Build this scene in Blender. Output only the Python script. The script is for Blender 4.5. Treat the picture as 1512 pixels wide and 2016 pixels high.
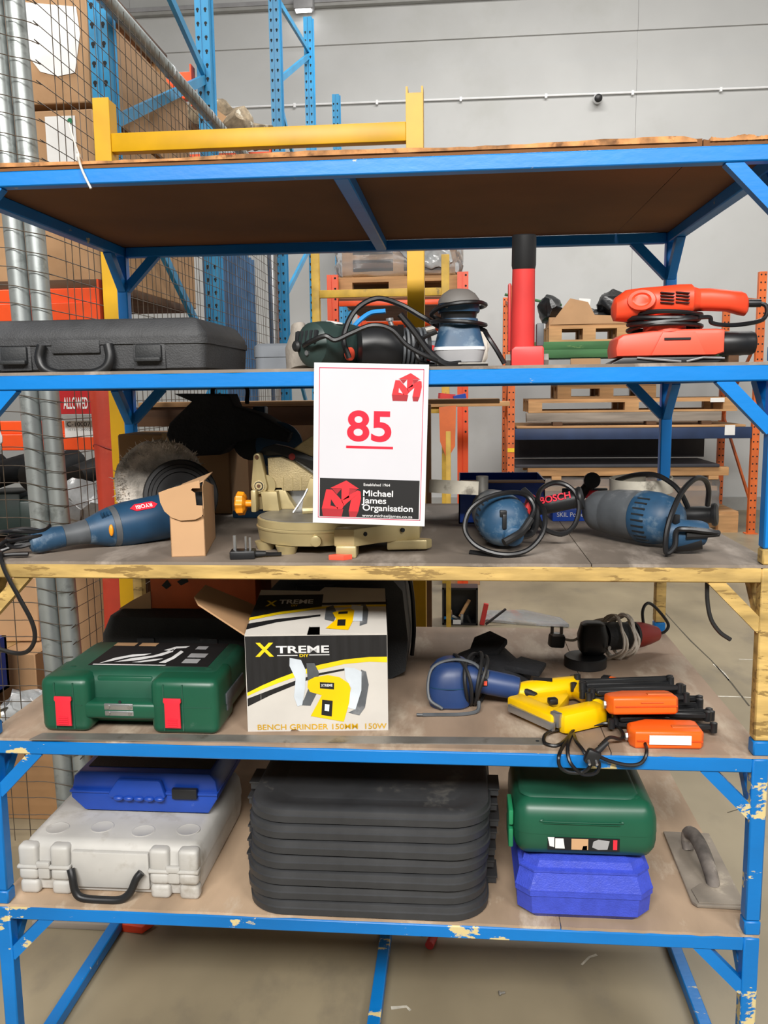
import bpy, bmesh, math, random
from mathutils import Vector as V, Matrix, Euler
R = math.radians
rnd = random.Random(7)
for o in list(bpy.data.objects): bpy.data.objects.remove(o)
scene = bpy.context.scene
C = scene.collection

# ------------------------------------------------------------------ camera
W_, H_ = 1512, 2016
F_ = 1700.0
CAM = V((0, -1.62, 1.505))
yaw, pitch, roll = R(5.13), R(7.97), R(-.712)
fw = V((-math.sin(yaw)*math.cos(pitch), math.cos(yaw)*math.cos(pitch), -math.sin(pitch)))
r0 = V((math.cos(yaw), math.sin(yaw), 0)); u0 = r0.cross(fw)
rt = r0*math.cos(roll) + u0*math.sin(roll)
up = u0*math.cos(roll) - r0*math.sin(roll)
cd = bpy.data.cameras.new('camera'); cam = bpy.data.objects.new('camera', cd); C.objects.link(cam)
M = Matrix.Identity(4)
for i in range(3):
    M[i][0], M[i][1], M[i][2], M[i][3] = rt[i], up[i], -fw[i], CAM[i]
cam.matrix_world = M
cd.sensor_fit = 'VERTICAL'; cd.sensor_height = 36; cd.lens = F_/H_*36; cd.clip_start = .02
scene.camera = cam

# ------------------------------------------------------------------ light
w = bpy.data.worlds.new('world'); scene.world = w; w.use_nodes = True
w.node_tree.nodes['Background'].inputs[0].default_value = (.93, .97, 1, 1)
w.node_tree.nodes['Background'].inputs[1].default_value = .04
def area(name, loc, target, sx, sy, power, col=(1, .97, .93)):
    l = bpy.data.lights.new(name, 'AREA'); l.shape = 'RECTANGLE'; l.size = sx; l.size_y = sy
    l.energy = power; l.color = col
    o = bpy.data.objects.new(name, l); C.objects.link(o); o.location = loc
    o.rotation_euler = (V(target)-V(loc)).to_track_quat('-Z', 'Y').to_euler()
# high bay lamps of the hall: one row over the aisle in front of the rack, one over the back aisle
area('high_bay_lamp_front', (-.5, -5.0, 4.7), (0, .3, 1.0), 3.4, 1.0, 520)
area('high_bay_lamp_side', (3.2, -4.2, 4.9), (.2, .5, .9), 1.8, 1.0, 170)
area('high_bay_lamp_back', (1.2, 5.2, 6.6), (1.2, 6.0, 0), 5.0, 1.2, 400)
area('high_bay_lamp_cage', (-2.2, 1.2, 5.6), (-2.2, 2.4, 0), 2.0, 1.0, 105)
scene.view_settings.view_transform = 'Standard'; scene.view_settings.look = 'None'
scene.view_settings.gamma = 1; scene.view_settings.exposure = .12
scene.view_settings.use_curve_mapping = False

# ------------------------------------------------------------------ toolkit
def ray(u, v): return rt*((u-W_/2)/F_) - up*((v-H_/2)/F_) + fw
def onY(u, v, y): d = ray(u, v); return CAM + d*((y-CAM.y)/d.y)
def onZ(u, v, z): d = ray(u, v); return CAM + d*((z-CAM.z)/d.z)
def onX(u, v, x): d = ray(u, v); return CAM + d*((x-CAM.x)/d.x)

def lin(c):
    if isinstance(c, str): c = [int(c[i:i+2], 16)/255 for i in (0, 2, 4)]
    return [x/12.92 if x <= .04045 else ((x+.055)/1.055)**2.4 for x in c]
MATS = {}
def mat(name, c, r=.5, m=0., v=.10, sc=10, b=0., bs=80, c2=None, t=.6, sc2=9, w2=.06, st=(1, 1, 1), coat=0., trans=0., emit=0.):
    """colour with mottling, an optional second colour in patches (wear, dust) and fine bump"""
    mt = bpy.data.materials.new(name); mt.use_nodes = True; nt = mt.node_tree; N = nt.nodes; L = nt.links
    P = N['Principled BSDF']; P.inputs['Roughness'].default_value = r; P.inputs['Metallic'].default_value = m
    if coat: P.inputs['Coat Weight'].default_value = coat
    c = lin(c)
    tc = N.new('ShaderNodeTexCoord'); mp = N.new('ShaderNodeMapping'); mp.inputs['Scale'].default_value = st
    L.new(tc.outputs['Object'], mp.inputs[0])
    no = N.new('ShaderNodeTexNoise'); no.inputs['Scale'].default_value = sc; no.inputs['Detail'].default_value = 5
    L.new(mp.outputs[0], no.inputs[0])
    rp = N.new('ShaderNodeValToRGB'); rp.color_ramp.elements[0].position = .3; rp.color_ramp.elements[1].position = .7
    rp.color_ramp.elements[0].color = [max(0, x*(1-2*v)) for x in c]+[1]
    rp.color_ramp.elements[1].color = [min(1, x*(1+1.6*v)) for x in c]+[1]
    L.new(no.outputs[0], rp.inputs[0]); out = rp.outputs[0]
    if c2 is not None:
        n2 = N.new('ShaderNodeTexNoise'); n2.inputs['Scale'].default_value = sc2; n2.inputs['Detail'].default_value = 8
        n2.inputs['Roughness'].default_value = .65
        L.new(mp.outputs[0], n2.inputs[0])
        r2 = N.new('ShaderNodeValToRGB'); r2.color_ramp.elements[0].position = t; r2.color_ramp.elements[1].position = t+w2
        L.new(n2.outputs[0], r2.inputs[0])
        mx = N.new('ShaderNodeMix'); mx.data_type = 'RGBA'
        L.new(r2.outputs[0], mx.inputs[0]); L.new(out, mx.inputs[6]); mx.inputs[7].default_value = lin(c2)+[1]
        out = mx.outputs[2]
    L.new(out, P.inputs['Base Color'])
    if b:
        n3 = N.new('ShaderNodeTexNoise'); n3.inputs['Scale'].default_value = bs; n3.inputs['Detail'].default_value = 3
        L.new(mp.outputs[0], n3.inputs[0])
        bp = N.new('ShaderNodeBump'); bp.inputs['Strength'].default_value = b; bp.inputs['Distance'].default_value = .004
        L.new(n3.outputs[0], bp.inputs['Height']); L.new(bp.outputs[0], P.inputs['Normal'])
    if trans:
        P.inputs['Transmission Weight'].default_value = trans; P.inputs['IOR'].default_value = 1.15
    if emit:
        P.inputs['Emission Color'].default_value = c+[1]; P.inputs['Emission Strength'].default_value = emit
    MATS[name] = mt
    return mt

def catmull(pts, k=6, closed=False):
    pts = [V(p) for p in pts]; n = len(pts)
    if n < 3: return pts
    out = []
    for i in range(n if closed else n-1):
        p0 = pts[i-1] if (i > 0 or closed) else pts[0]*2-pts[1]
        p1, p2 = pts[i], pts[(i+1) % n]
        p3 = pts[(i+2) % n] if (i+2 < n or closed) else pts[-1]*2-pts[-2]
        for j in range(k):
            t = j/k
            out.append(.5*((2*p1)+(p2-p0)*t+(2*p0-5*p1+4*p2-p3)*t*t+(3*p1-p0-3*p2+p3)*t**3))
    if not closed: out.append(pts[-1])
    return out

def frame(ax):
    ax = V(ax).normalized(); a = V((0, 0, 1)) if abs(ax.z) < .9 else V((1, 0, 0))
    x = a.cross(ax).normalized(); return x, ax.cross(x), ax

class MB:
    def __init__(s): s.bm = bmesh.new()
    def ring(s, pts): return [s.bm.verts.new(p) for p in pts]
    def box(s, c, sz, rot=None, bev=0, seg=2):
        Mx = Matrix.Translation(V(c))
        if rot is not None: Mx = Mx @ (Euler(rot).to_matrix().to_4x4() if not isinstance(rot, Matrix) else rot.to_4x4())
        g = bmesh.ops.create_cube(s.bm, size=1, matrix=Mx @ Matrix.Diagonal((sz[0], sz[1], sz[2], 1)))
        if bev:
            es = list({e for v in g['verts'] for e in v.link_edges})
            bmesh.ops.bevel(s.bm, geom=es, offset=bev, segments=seg, affect='EDGES', profile=.5, clamp_overlap=True)
        return s
    def bx(s, x0, x1, y0, y1, z0, z1, bev=0, seg=2):
        return s.box(((x0+x1)/2, (y0+y1)/2, (z0+z1)/2), (abs(x1-x0), abs(y1-y0), abs(z1-z0)), None, bev, seg)
    def bar(s, p0, p1, wd, ht, upv=(0, 0, 1), bev=0):
        p0, p1 = V(p0), V(p1); d = p1-p0; z = d.normalized(); x = V(upv).cross(z)
        if x.length < 1e-4: x = V((1, 0, 0)).cross(z)
        x.normalize(); y = z.cross(x)
        Mx = Matrix((x, y, z)).transposed()
        return s.box((p0+p1)/2, (wd, ht, d.length), Mx, bev)
    def loft(s, rings, cap=True, closed=False):
        vs = [s.ring(r) for r in rings]; n = len(vs[0]); m = len(vs)
        for i in range(m if closed else m-1):
            a, b = vs[i], vs[(i+1) % m]
            for j in range(n):
                k = (j+1) % n
                try: s.bm.faces.new((a[j], a[k], b[k], b[j]))
                except ValueError: pass
        if cap and not closed:
            s.bm.faces.new(vs[0]); s.bm.faces.new(vs[-1])
        return s
    def lathe(s, prof, o=(0, 0, 0), ax=(0, 0, 1), n=24, sq=1., cap=True):
        x, y, z = frame(ax); o = V(o)
        return s.loft([[o+z*h+x*(r*math.cos(2*math.pi*i/n))+y*(r*sq*math.sin(2*math.pi*i/n)) for i in range(n)] for h, r in [(h, max(r, 1e-4)) for h, r in prof]], cap)
    def cyl(s, p0, p1, r, r1=None, n=16):
        p0, p1 = V(p0), V(p1)
        return s.lathe([(0, r), ((p1-p0).length, r if r1 is None else r1)], p0, p1-p0, n)
    def tube(s, pts, r, n=7, k=6, closed=False, sm=True):
        P = catmull(pts, k, closed) if sm else [V(p) for p in pts]
        rings = []; m = len(P); t = (P[1]-P[0]).normalized(); x, y, _ = frame(t)
        for i in range(m):
            if closed: t2 = (P[(i+1) % m]-P[i-1])
            else: t2 = P[min(i+1, m-1)]-P[max(i-1, 0)]
            if t2.length < 1e-7: t2 = t
            t2 = t2.normalized(); q = t.rotation_difference(t2); x = q @ x; y = q @ y; t = t2
            rr = r(i/(m-1)) if callable(r) else r
            rings.append([P[i]+x*(rr*math.cos(2*math.pi*j/n))+y*(rr*math.sin(2*math.pi*j/n)) for j in range(n)])
        return s.loft(rings, True, closed)
    def prism(s, pts, o, u, v, h, bev=0, seg=2):
        o, u, v = V(o), V(u), V(v); nn = u.cross(v).normalized()
        a = s.ring([o+u*p[0]+v*p[1] for p in pts]); b = s.ring([o+u*p[0]+v*p[1]+nn*h for p in pts])
        f1 = s.bm.faces.new(a); f2 = s.bm.faces.new(b); n = len(a); fs = [f1, f2]
        for j in range(n): fs.append(s.bm.faces.new((a[j], a[(j+1) % n], b[(j+1) % n], b[j])))
        if bev:
            es = list(f1.edges)+list(f2.edges)
            bmesh.ops.recalc_face_normals(s.bm, faces=fs)
            bmesh.ops.bevel(s.bm, geom=es, offset=bev, segments=seg, affect='EDGES', profile=.5, clamp_overlap=True)
        return s
    def ell(s, c, r, rot=(0, 0, 0), n=20, mrow=12):
        Mx = Matrix.Translation(V(c)) @ Euler(rot).to_matrix().to_4x4()
        rings = []
        for i in range(1, mrow):
            a = math.pi*i/mrow
            rings.append([Mx @ V((r[0]*math.sin(a)*math.cos(2*math.pi*j/n), r[1]*math.sin(a)*math.sin(2*math.pi*j/n), r[2]*math.cos(a))) for j in range(n)])
        return s.loft(rings)
    def grid(s, cuts):
        bmesh.ops.subdivide_edges(s.bm, edges=s.bm.edges[:], cuts=cuts, use_grid_fill=True); return s
    def faces(s, polys):
        for p in polys: s.bm.faces.new(s.ring(p))
        return s
    def jitter(s, a, seed=1, f=9.):
        from mathutils import noise
        for v in s.bm.verts:
            n = noise.noise_vector(v.co*f+V((seed*3.1, seed*1.7, 0))); v.co += n*a
        return s

def obj(name, mb, mt, parent=None, sm=38, loc=None, rot=None):
    bm = mb.bm
    bmesh.ops.recalc_face_normals(bm, faces=bm.faces)
    ang = R(sm)
    for e in bm.edges:
        if len(e.link_faces) == 2: e.smooth = e.calc_face_angle(0) < ang
    for f in bm.faces: f.smooth = True
    me = bpy.data.meshes.new(name); bm.to_mesh(me); bm.free()
    me.materials.append(MATS[mt] if isinstance(mt, str) else mt)
    o = bpy.data.objects.new(name, me); C.objects.link(o)
    if parent is not None: o.parent = parent
    if loc is not None: o.location = loc
    if rot is not None: o.rotation_euler = rot
    return o
def tag(o, label=None, cat=None, group=None, kind=None):
    if label: o['label'] = label
    if cat: o['category'] = cat
    if group: o['group'] = group
    if kind: o['kind'] = kind
    return o
def thing(name, label, cat, loc=(0, 0, 0), rot=(0, 0, 0), group=None):
    o = bpy.data.objects.new(name, None); o.empty_display_size = .05; C.objects.link(o)
    o.location = loc; o.rotation_euler = rot if not isinstance(rot, (int, float)) else (0, 0, rot)
    return tag(o, label, cat, group)
def inst(src, parent, loc=None, rot=None):
    o = src.copy(); C.objects.link(o); o.parent = parent
    if loc is not None: o.location = loc
    if rot is not None: o.rotation_euler = rot
    return o
def copy_tree(o, parent=None):
    c = o.copy(); C.objects.link(c); c.parent = parent
    for ch in list(o.children): copy_tree(ch, c)
    return c
def rr(w, d, r, z=0, n=4, cx=0, cy=0):
    out = []; r = min(r, w/2-1e-4, d/2-1e-4)
    for (sx, sy, a0) in ((1, 1, 0), (-1, 1, 90), (-1, -1, 180), (1, -1, 270)):
        for i in range(n+1):
            a = R(a0+90*i/n); out.append(V((cx+sx*(w/2-r)+r*math.cos(a), cy+sy*(d/2-r)+r*math.sin(a), z)))
    return out
def rcase(w, d, r, prof, cx=0, cy=0, n=5):
    """stack of rounded rectangles: prof = [(z, inset)]"""
    return MB().loft([rr(w-2*i, d-2*i, max(r-i, .002), z, n, cx, cy) for z, i in prof])
def text(body, mt, parent, size, o, u, v, width=None, bold=0., name='lettering', eps=.0004, align='LEFT', sx=1.):
    cu = bpy.data.curves.new('t', 'FONT'); cu.body = body; cu.size = 1; cu.offset = bold; cu.align_x = align
    t = bpy.data.objects.new('t', cu); C.objects.link(t); bpy.context.view_layer.update()
    me = bpy.data.meshes.new_from_object(t.evaluated_get(bpy.context.evaluated_depsgraph_get()))
    bpy.data.objects.remove(t)
    o, u, v = V(o), V(u).normalized(), V(v).normalized(); nn = u.cross(v)
    k = size
    kx = k*sx
    if width:
        xs = [q.co.x for q in me.vertices]; kx = width/(max(xs)-min(xs))
    for q in me.vertices: q.co = o+u*(q.co.x*kx)+v*(q.co.y*k)+nn*eps
    me.materials.clear(); me.materials.append(MATS[mt])
    ob = bpy.data.objects.new(name, me); C.objects.link(ob)
    if parent is not None: ob.parent = parent
    return ob
def flat(name, polys, mt, parent, o, u, v, eps=.0003, k=1.):
    """flat print: one thin face object for each printed shape"""
    o, u, v = V(o), V(u).normalized(), V(v).normalized(); nn = u.cross(v)
    for p in polys: ob = obj(name, MB().faces([[o+u*(a*k)+v*(b*k)+nn*eps for a, b in p]]), mt, parent)
    return ob
def cable(name, pts, mt, parent=None, r=.0035, k=7, n=7, label=None, cat='cable'):
    o = obj(name, MB().tube(pts, r, n, k), mt, parent)
    if label: tag(o, label, cat)
    return o
def coil(c, ax, r, turns, pitch, k=14, sq=1., a0=0., jit=.0):
    x, y, z = frame(ax); out = []
    for i in range(int(turns*k)+1):
        a = 2*math.pi*i/k+a0; rr_ = r+rnd.uniform(-jit, jit)
        out.append(V(c)+x*(rr_*math.cos(a))+y*(rr_*sq*math.sin(a))+z*(pitch*i/k+rnd.uniform(-jit, jit)))
    return out

# ------------------------------------------------------------------ materials
mat('blue_paint', '0077c8', .40, v=.08, sc=5, c2='c9bd95', t=.66, sc2=15, w2=.015, st=(.5, 1, 1), b=.08)
mat('blue_paint_worn', '0070bc', .42, v=.10, sc=5, c2='d2c08a', t=.61, sc2=17, w2=.015, st=(.5, 1, 1), b=.12)
mat('yellow_paint_worn', 'bfa060', .5, v=.20, sc=26, c2='8a7040', t=.56, sc2=38, w2=.03, st=(.3, 1, 1.6), b=.3, bs=40)
mat('yellow_paint', 'd2a000', .45, v=.08, sc=6, c2='7c6a30', t=.68, sc2=14, w2=.03)
mat('yellow_old', 'c6a03a', .55, v=.14, sc=9, c2='8a7440', t=.6, sc2=12, w2=.06)
mat('deck_dark', '7b7065', .72, v=.20, sc=5, st=(1, .35, 1), c2='9c9186', t=.53, sc2=9, w2=.14, b=.12)
mat('deck_mid', '97826f', .72, v=.18, sc=6, st=(1, .35, 1), c2='b5a592', t=.54, sc2=9, w2=.14, b=.12)
mat('deck_light', 'ad957c', .72, v=.17, sc=6, st=(1, .35, 1), c2='cbbba6', t=.55, sc2=9, w2=.14, b=.12)
mat('deck_under', '70461f', .8, v=.12, sc=3)
mat('floor_concrete', '8c816a', .45, v=.13, sc=2.2, c2='756d5e', t=.54, sc2=3.2, w2=.2, b=.06, bs=9, st=(1, .6, 1))
mat('wall_paint', 'bcbdbc', .75, v=.03, sc=1.2, c2='adaea9', t=.56, sc2=.7, w2=.3)
mat('trim_grey', '9b9b98', .6, v=.04)
mat('galvanised', 'a3a9a8', .42, m=.55, v=.10, sc=7, c2='8b918f', t=.55, sc2=14, w2=.1)
mat('wire_grey', '54493d', .55, m=.2, v=.2, sc=20)
mat('rack_blue', '2b8abb', .38, v=.08, sc=5)
mat('rack_orange', 'f0521a', .42, v=.07, sc=4)
mat('rack_orange_b', 'd5672c', .5, v=.1, sc=6)
mat('rack_navy', '24375a', .5, v=.1, sc=6)
mat('hole_dark', '15191d', .8)
mat('frayed', 'b07c4c', .85, v=.3, sc=30, c2='6a4526', t=.55, sc2=25, w2=.1, b=.5)
mat('carton', 'b08a64', .8, v=.07, sc=3, c2='a27b55', t=.57, sc2=4, w2=.2)
mat('carton_b', '9c764f', .8, v=.09, sc=5)
mat('carton_light', 'c29a72', .78, v=.06, sc=5)
mat('tape', 'a98a5c', .3, v=.08, sc=12)
mat('paper', 'e4e4e2', .7, v=.03, sc=10)
mat('print_grey', '8a8d90', .7)
mat('black_print', '0c0c0e', .65, v=.1)
mat('wood', 'b98e60', .75, v=.16, sc=9, st=(.2, 2, 2), c2='96704a', t=.58, sc2=8, w2=.15)
mat('wood_grey', '8f857a', .8, v=.16, sc=9, st=(.2, 2, 2), c2='5f574e', t=.6, sc2=10, w2=.1)
mat('wood_dark', '5b3f2a', .8, v=.2, sc=9, st=(.2, 2, 2))
mat('wood_green', '38683c', .7, v=.16, sc=6, st=(.3, 2, 2), c2='7d9a5c', t=.62, sc2=9, w2=.05)
mat('slab_black', '34343a', .6, v=.1, sc=4)
mat('film', 'd8dadc', .10, v=.05, sc=8, trans=.8, b=.5, bs=30)
mat('plastic_bag', 'a9acad', .18, v=.16, sc=18, b=.6, bs=35)
mat('bag_white', 'e6e7ea', .35, v=.06, sc=18, b=.5, bs=40)
mat('bag_black', '17181a', .28, v=.15, sc=14, b=.6, bs=40)
mat('cloth_black', '15161a', .85, v=.2, sc=30, b=.5, bs=120)
mat('cloth_tan', '8f8069', .85, v=.3, sc=16, c2='d9d4c4', t=.56, sc2=10, w2=.1, b=.5)
mat('red_sheet', 'b43a24', .55, v=.12, sc=7, c2='c9563a', t=.56, sc2=9, w2=.2, b=.2, bs=20)
mat('sign_red', 'b9161c', .5, v=.04)
mat('sheet_blue', '46709a', .55, v=.14, sc=7, c2='2e7cc0', t=.55, sc2=3, w2=.2)
mat('case_black', '3a3b3d', .62, v=.10, sc=24, b=.35, bs=320, c2='55565a', t=.66, sc2=9, w2=.2)
mat('case_dark', '242628', .6, v=.12, sc=20, b=.2, bs=260)
mat('case_charcoal', '323335', .5, v=.12, sc=16, c2='62605b', t=.60, sc2=9, w2=.15)
mat('plastic_black', '1a1b1d', .42, v=.12, sc=16)
mat('rubber', '1d1d1e', .55, v=.12, sc=20)
mat('cable_black', '151517', .38, v=.1)
mat('cable_grey', 'd6cec2', .5, v=.08)
mat('cable_blue', '2a86c8', .45)
mat('case_grey', '757a80', .6, v=.07, sc=8)
mat('case_green', '14503a', .38, v=.08, sc=8, c2='4b6a5c', t=.69, sc2=12, w2=.1)
mat('case_green_dusty', '1a4f3c', .5, v=.10, sc=8, c2='6a6f66', t=.56, sc2=7, w2=.25)
mat('green_bright', '1f7d52', .4)
mat('case_blue', '1a44a2', .35, v=.07, sc=8, c2='4f6ab0', t=.7, sc2=14, w2=.05)
mat('case_violet', '3a4cc0', .5, v=.06, sc=60, b=.3, bs=330, c2='7f8ad6', t=.69, sc2=12, w2=.08)
mat('case_white', 'b9b7b2', .5, v=.07, sc=8, c2='958e83', t=.53, sc2=9, w2=.2)
mat('latch_red', 'e32a3c', .4, v=.06)
mat('metal', 'b4b6b8', .35, m=.85, v=.08, sc=10)
mat('metal_dull', '8d8a84', .5, m=.55, v=.16, sc=9, c2='6f6a62', t=.56, sc2=14, w2=.1)
mat('guard_grey', 'bab4a6', .6, m=.25, v=.16, sc=12, c2='7d776c', t=.56, sc2=16, w2=.1)
mat('gold_paint', 'bfae80', .38, m=.35, v=.07, sc=8)
mat('gold_rough', 'b8a67c', .5, m=.25, v=.08, sc=30, b=.3, bs=300)
mat('tool_blue', '274b69', .5, v=.16, sc=14, c2='667a8b', t=.53, sc2=22, w2=.14)
mat('tool_blue_deep', '1d4260', .44, v=.12, sc=12, c2='44607a', t=.62, sc2=15, w2=.08)
mat('tool_navy', '223a68', .45, v=.10, sc=9, c2='56658c', t=.68, sc2=14, w2=.08)
mat('tool_gear', '52565a', .5, v=.18, sc=14, c2='808284', t=.58, sc2=14, w2=.12)
mat('tool_green', '2e3f3c', .42, v=.10, sc=9, c2='64706c', t=.66, sc2=12, w2=.1)
mat('tool_grey', '9a9a9c', .5, v=.06)
mat('tool_white', 'e8e9ea', .45, v=.03)
mat('cap_grey', '6a6662', .6, v=.08)
mat('tool_red', 'cf3a38', .45, v=.06, c2='e86a62', t=.66, sc2=9, w2=.1)
mat('tool_orange_red', 'f04a28', .42, v=.05, sc=8)
mat('tool_salmon', 'e8563e', .45, v=.05, sc=8)
mat('tool_yellow', 'f2c200', .38, v=.05, sc=8)
mat('tool_orange', 'f4661c', .35, v=.05, sc=8)
mat('knob_orange', 'f59a1c', .4, v=.05)
mat('maroon', '8c2620', .4, v=.1)
mat('stone', '9e968c', .85, v=.12, sc=20, b=.4, bs=120)
mat('wool', 'd2c9bd', .95, v=.2, sc=40, b=.9, bs=160)
mat('wool_tip', 'd8cfc4', .95, v=.25, sc=60)
mat('trowel_face', '978d80', .65, m=.2, v=.16, sc=9, c2='c9bda9', t=.56, sc2=9, w2=.15)
mat('trowel_handle', '6b645e', .8, v=.3, sc=22, c2='a39b90', t=.55, sc2=24, w2=.12)
mat('sign_white', 'd0d0d2', .6, v=.01)
mat('sign_panel', 'c4c4ca', .6, v=.01)
mat('sign_pink', 'c02850', .5)
mat('red_ink', 'd8062e', .6)
mat('logo_red', 'd6262f', .6)
mat('logo_dark', '9c1c26', .6)
mat('white_ink', 'dedede', .5)
mat('gold_ink', 'c79a00', .6)
mat('yellow_ink', 'f0cf10', .5)
mat('box_white', 'c6c2bb', .6, v=.04, sc=9, c2='c6c0b6', t=.62, sc2=7, w2=.2)
mat('box_black', '1a1a1c', .45, v=.2, sc=30, st=(3, 1, .2), c2='8d8a86', t=.70, sc2=18, w2=.05)
mat('box_grinder_grey', 'c9d2da', .5)
mat('box_orange', 'c85a20', .6, v=.1)
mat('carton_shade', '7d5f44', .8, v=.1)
mat('yellow_label', 'efc91c', .5)
mat('crack', '4a4438', .8)
mat('scrape', 'c9c4b6', .7, v=.2, sc=30)
mat('lamp_tube', 'ffffff', .4, emit=9)
# ------------------------------------------------------------------ setting
fl = obj('floor', MB().bx(-9, 9, -6, 9.3, -.08, 0), 'floor_concrete'); tag(fl, kind='structure')
# cracks and scrapes on the slab
def mark(name, pts, wd, mt):
    P_ = [V((x, y, .0006)) for x, y in pts]; m = MB()
    rg = []
    for i, p in enumerate(P_):
        d_ = (P_[min(i+1, len(P_)-1)]-P_[max(i-1, 0)]).normalized(); n_ = V((-d_.y, d_.x, 0))*wd*(.5+.5*rnd.random())
        rg.append([p+n_, p-n_, p-n_+V((0, 0, .0004)), p+n_+V((0, 0, .0004))])
    obj(name, m.loft(rg), mt, fl)
def gl_(*uv): return [(onZ(u, v, 0).x, onZ(u, v, 0).y) for u, v in uv]
mark('floor_crack', gl_((1308, 1205), (1335, 1235), (1360, 1262), (1400, 1300), (1440, 1345), (1475, 1390)), .006, 'crack')
mark('floor_crack', gl_((1365, 1320), (1385, 1345), (1405, 1365), (1430, 1400)), .005, 'crack')
mark('floor_crack', gl_((1432, 1600), (1465, 1590), (1500, 1580)), .003, 'crack')
mark('floor_scrape', gl_((1412, 1371), (1450, 1372), (1492, 1374)), .008, 'scrape')
mark('floor_scrape', gl_((1405, 1308), (1425, 1325), (1436, 1340)), .006, 'scrape')
mark('floor_scrape', gl_((1455, 1298), (1480, 1299), (1492, 1300)), .006, 'scrape')
mark('floor_scrape', gl_((770, 1985), (800, 1982), (808, 1990)), .006, 'scrape')
mark('floor_scrape', gl_((1145, 1900), (1160, 1885), (1175, 1880)), .005, 'scrape')
for nm, x in (('wall_left', -7.2), ('wall_right', 7.2)):
    wl_ = obj(nm, MB().bx(x-.1, x+.1, -6, 9.3, 0, 8.0), 'wall_paint'); tag(wl_, kind='structure')
wl = obj('wall_back', MB().bx(-9, 9, 9.33, 9.6, -.08, 8.0), 'wall_paint'); tag(wl, kind='structure')
for (z0, z1, t) in ((.0, 5.3, .03), (5.3, 5.62, .004), (5.62, 8.0, .03)):
    for x0, x1 in ((-9, -4.003), (-4, 2.047), (2.05, 9)):
        obj('wall_panel', MB().bx(x0, x1, 9.33-t, 9.34, z0, z1), 'wall_paint', wl)
bb = obj('baseboard_back', MB().bx(-9, 9, 9.26, 9.3, 0, .16), 'trim_grey'); tag(bb, kind='structure')

# conduit with its clips, lamp trunking and wall camera
t = thing('wall_conduit', 'thin white conduit pipe running along the far grey wall', 'conduit', (0, 9.27, 4.93))
obj('pipe', MB().cyl((-8, 0, .04), (8, 0, -.03), .013, n=8), 'tool_white', t)
clip = None
for x in range(-7, 8):
    if clip is None: clip = obj('clip', MB().bx(-.014, .014, -.018, .02, -.024, .024), 'tool_white', t, loc=(x, 0, -.0045*x))
    else: inst(clip, t, (x, 0, -.0045*x))
t = thing('camera_dome', 'small black wall camera hanging below the white conduit', 'camera', onY(1177, 192, 9.2))
obj('body', MB().lathe([(0, .05), (.05, .055), (.09, .04)], (0, .06, 0), (0, -1, -.2)), 'tool_white', t)
obj('lens', MB().lathe([(0, .043), (.03, .045), (.045, .02)], (0, -.02, -.015), (0, -1, -.2)), 'plastic_black', t)
t = thing('lamp_trunking', 'grey cable trunking high on the far wall carrying a bright tube lamp', 'trunking', (0, 9.24, 6.07))
obj('tray', MB().bx(-6, 5, -.03, .05, -.05, .04, .005), 'trim_grey', t)
obj('cover', MB().bx(-6, 5, -.045, -.03, -.015, .03), 'tool_grey', t)
obj('lamp_housing', MB().bx(-1.95, -1.72, -.18, -.03, -.12, .02, .01), 'tool_grey', t)
obj('lamp_tube', MB().cyl((-1.93, -.11, -.10), (-1.75, -.11, -.10), .045, n=12), 'lamp_tube', t)

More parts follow.
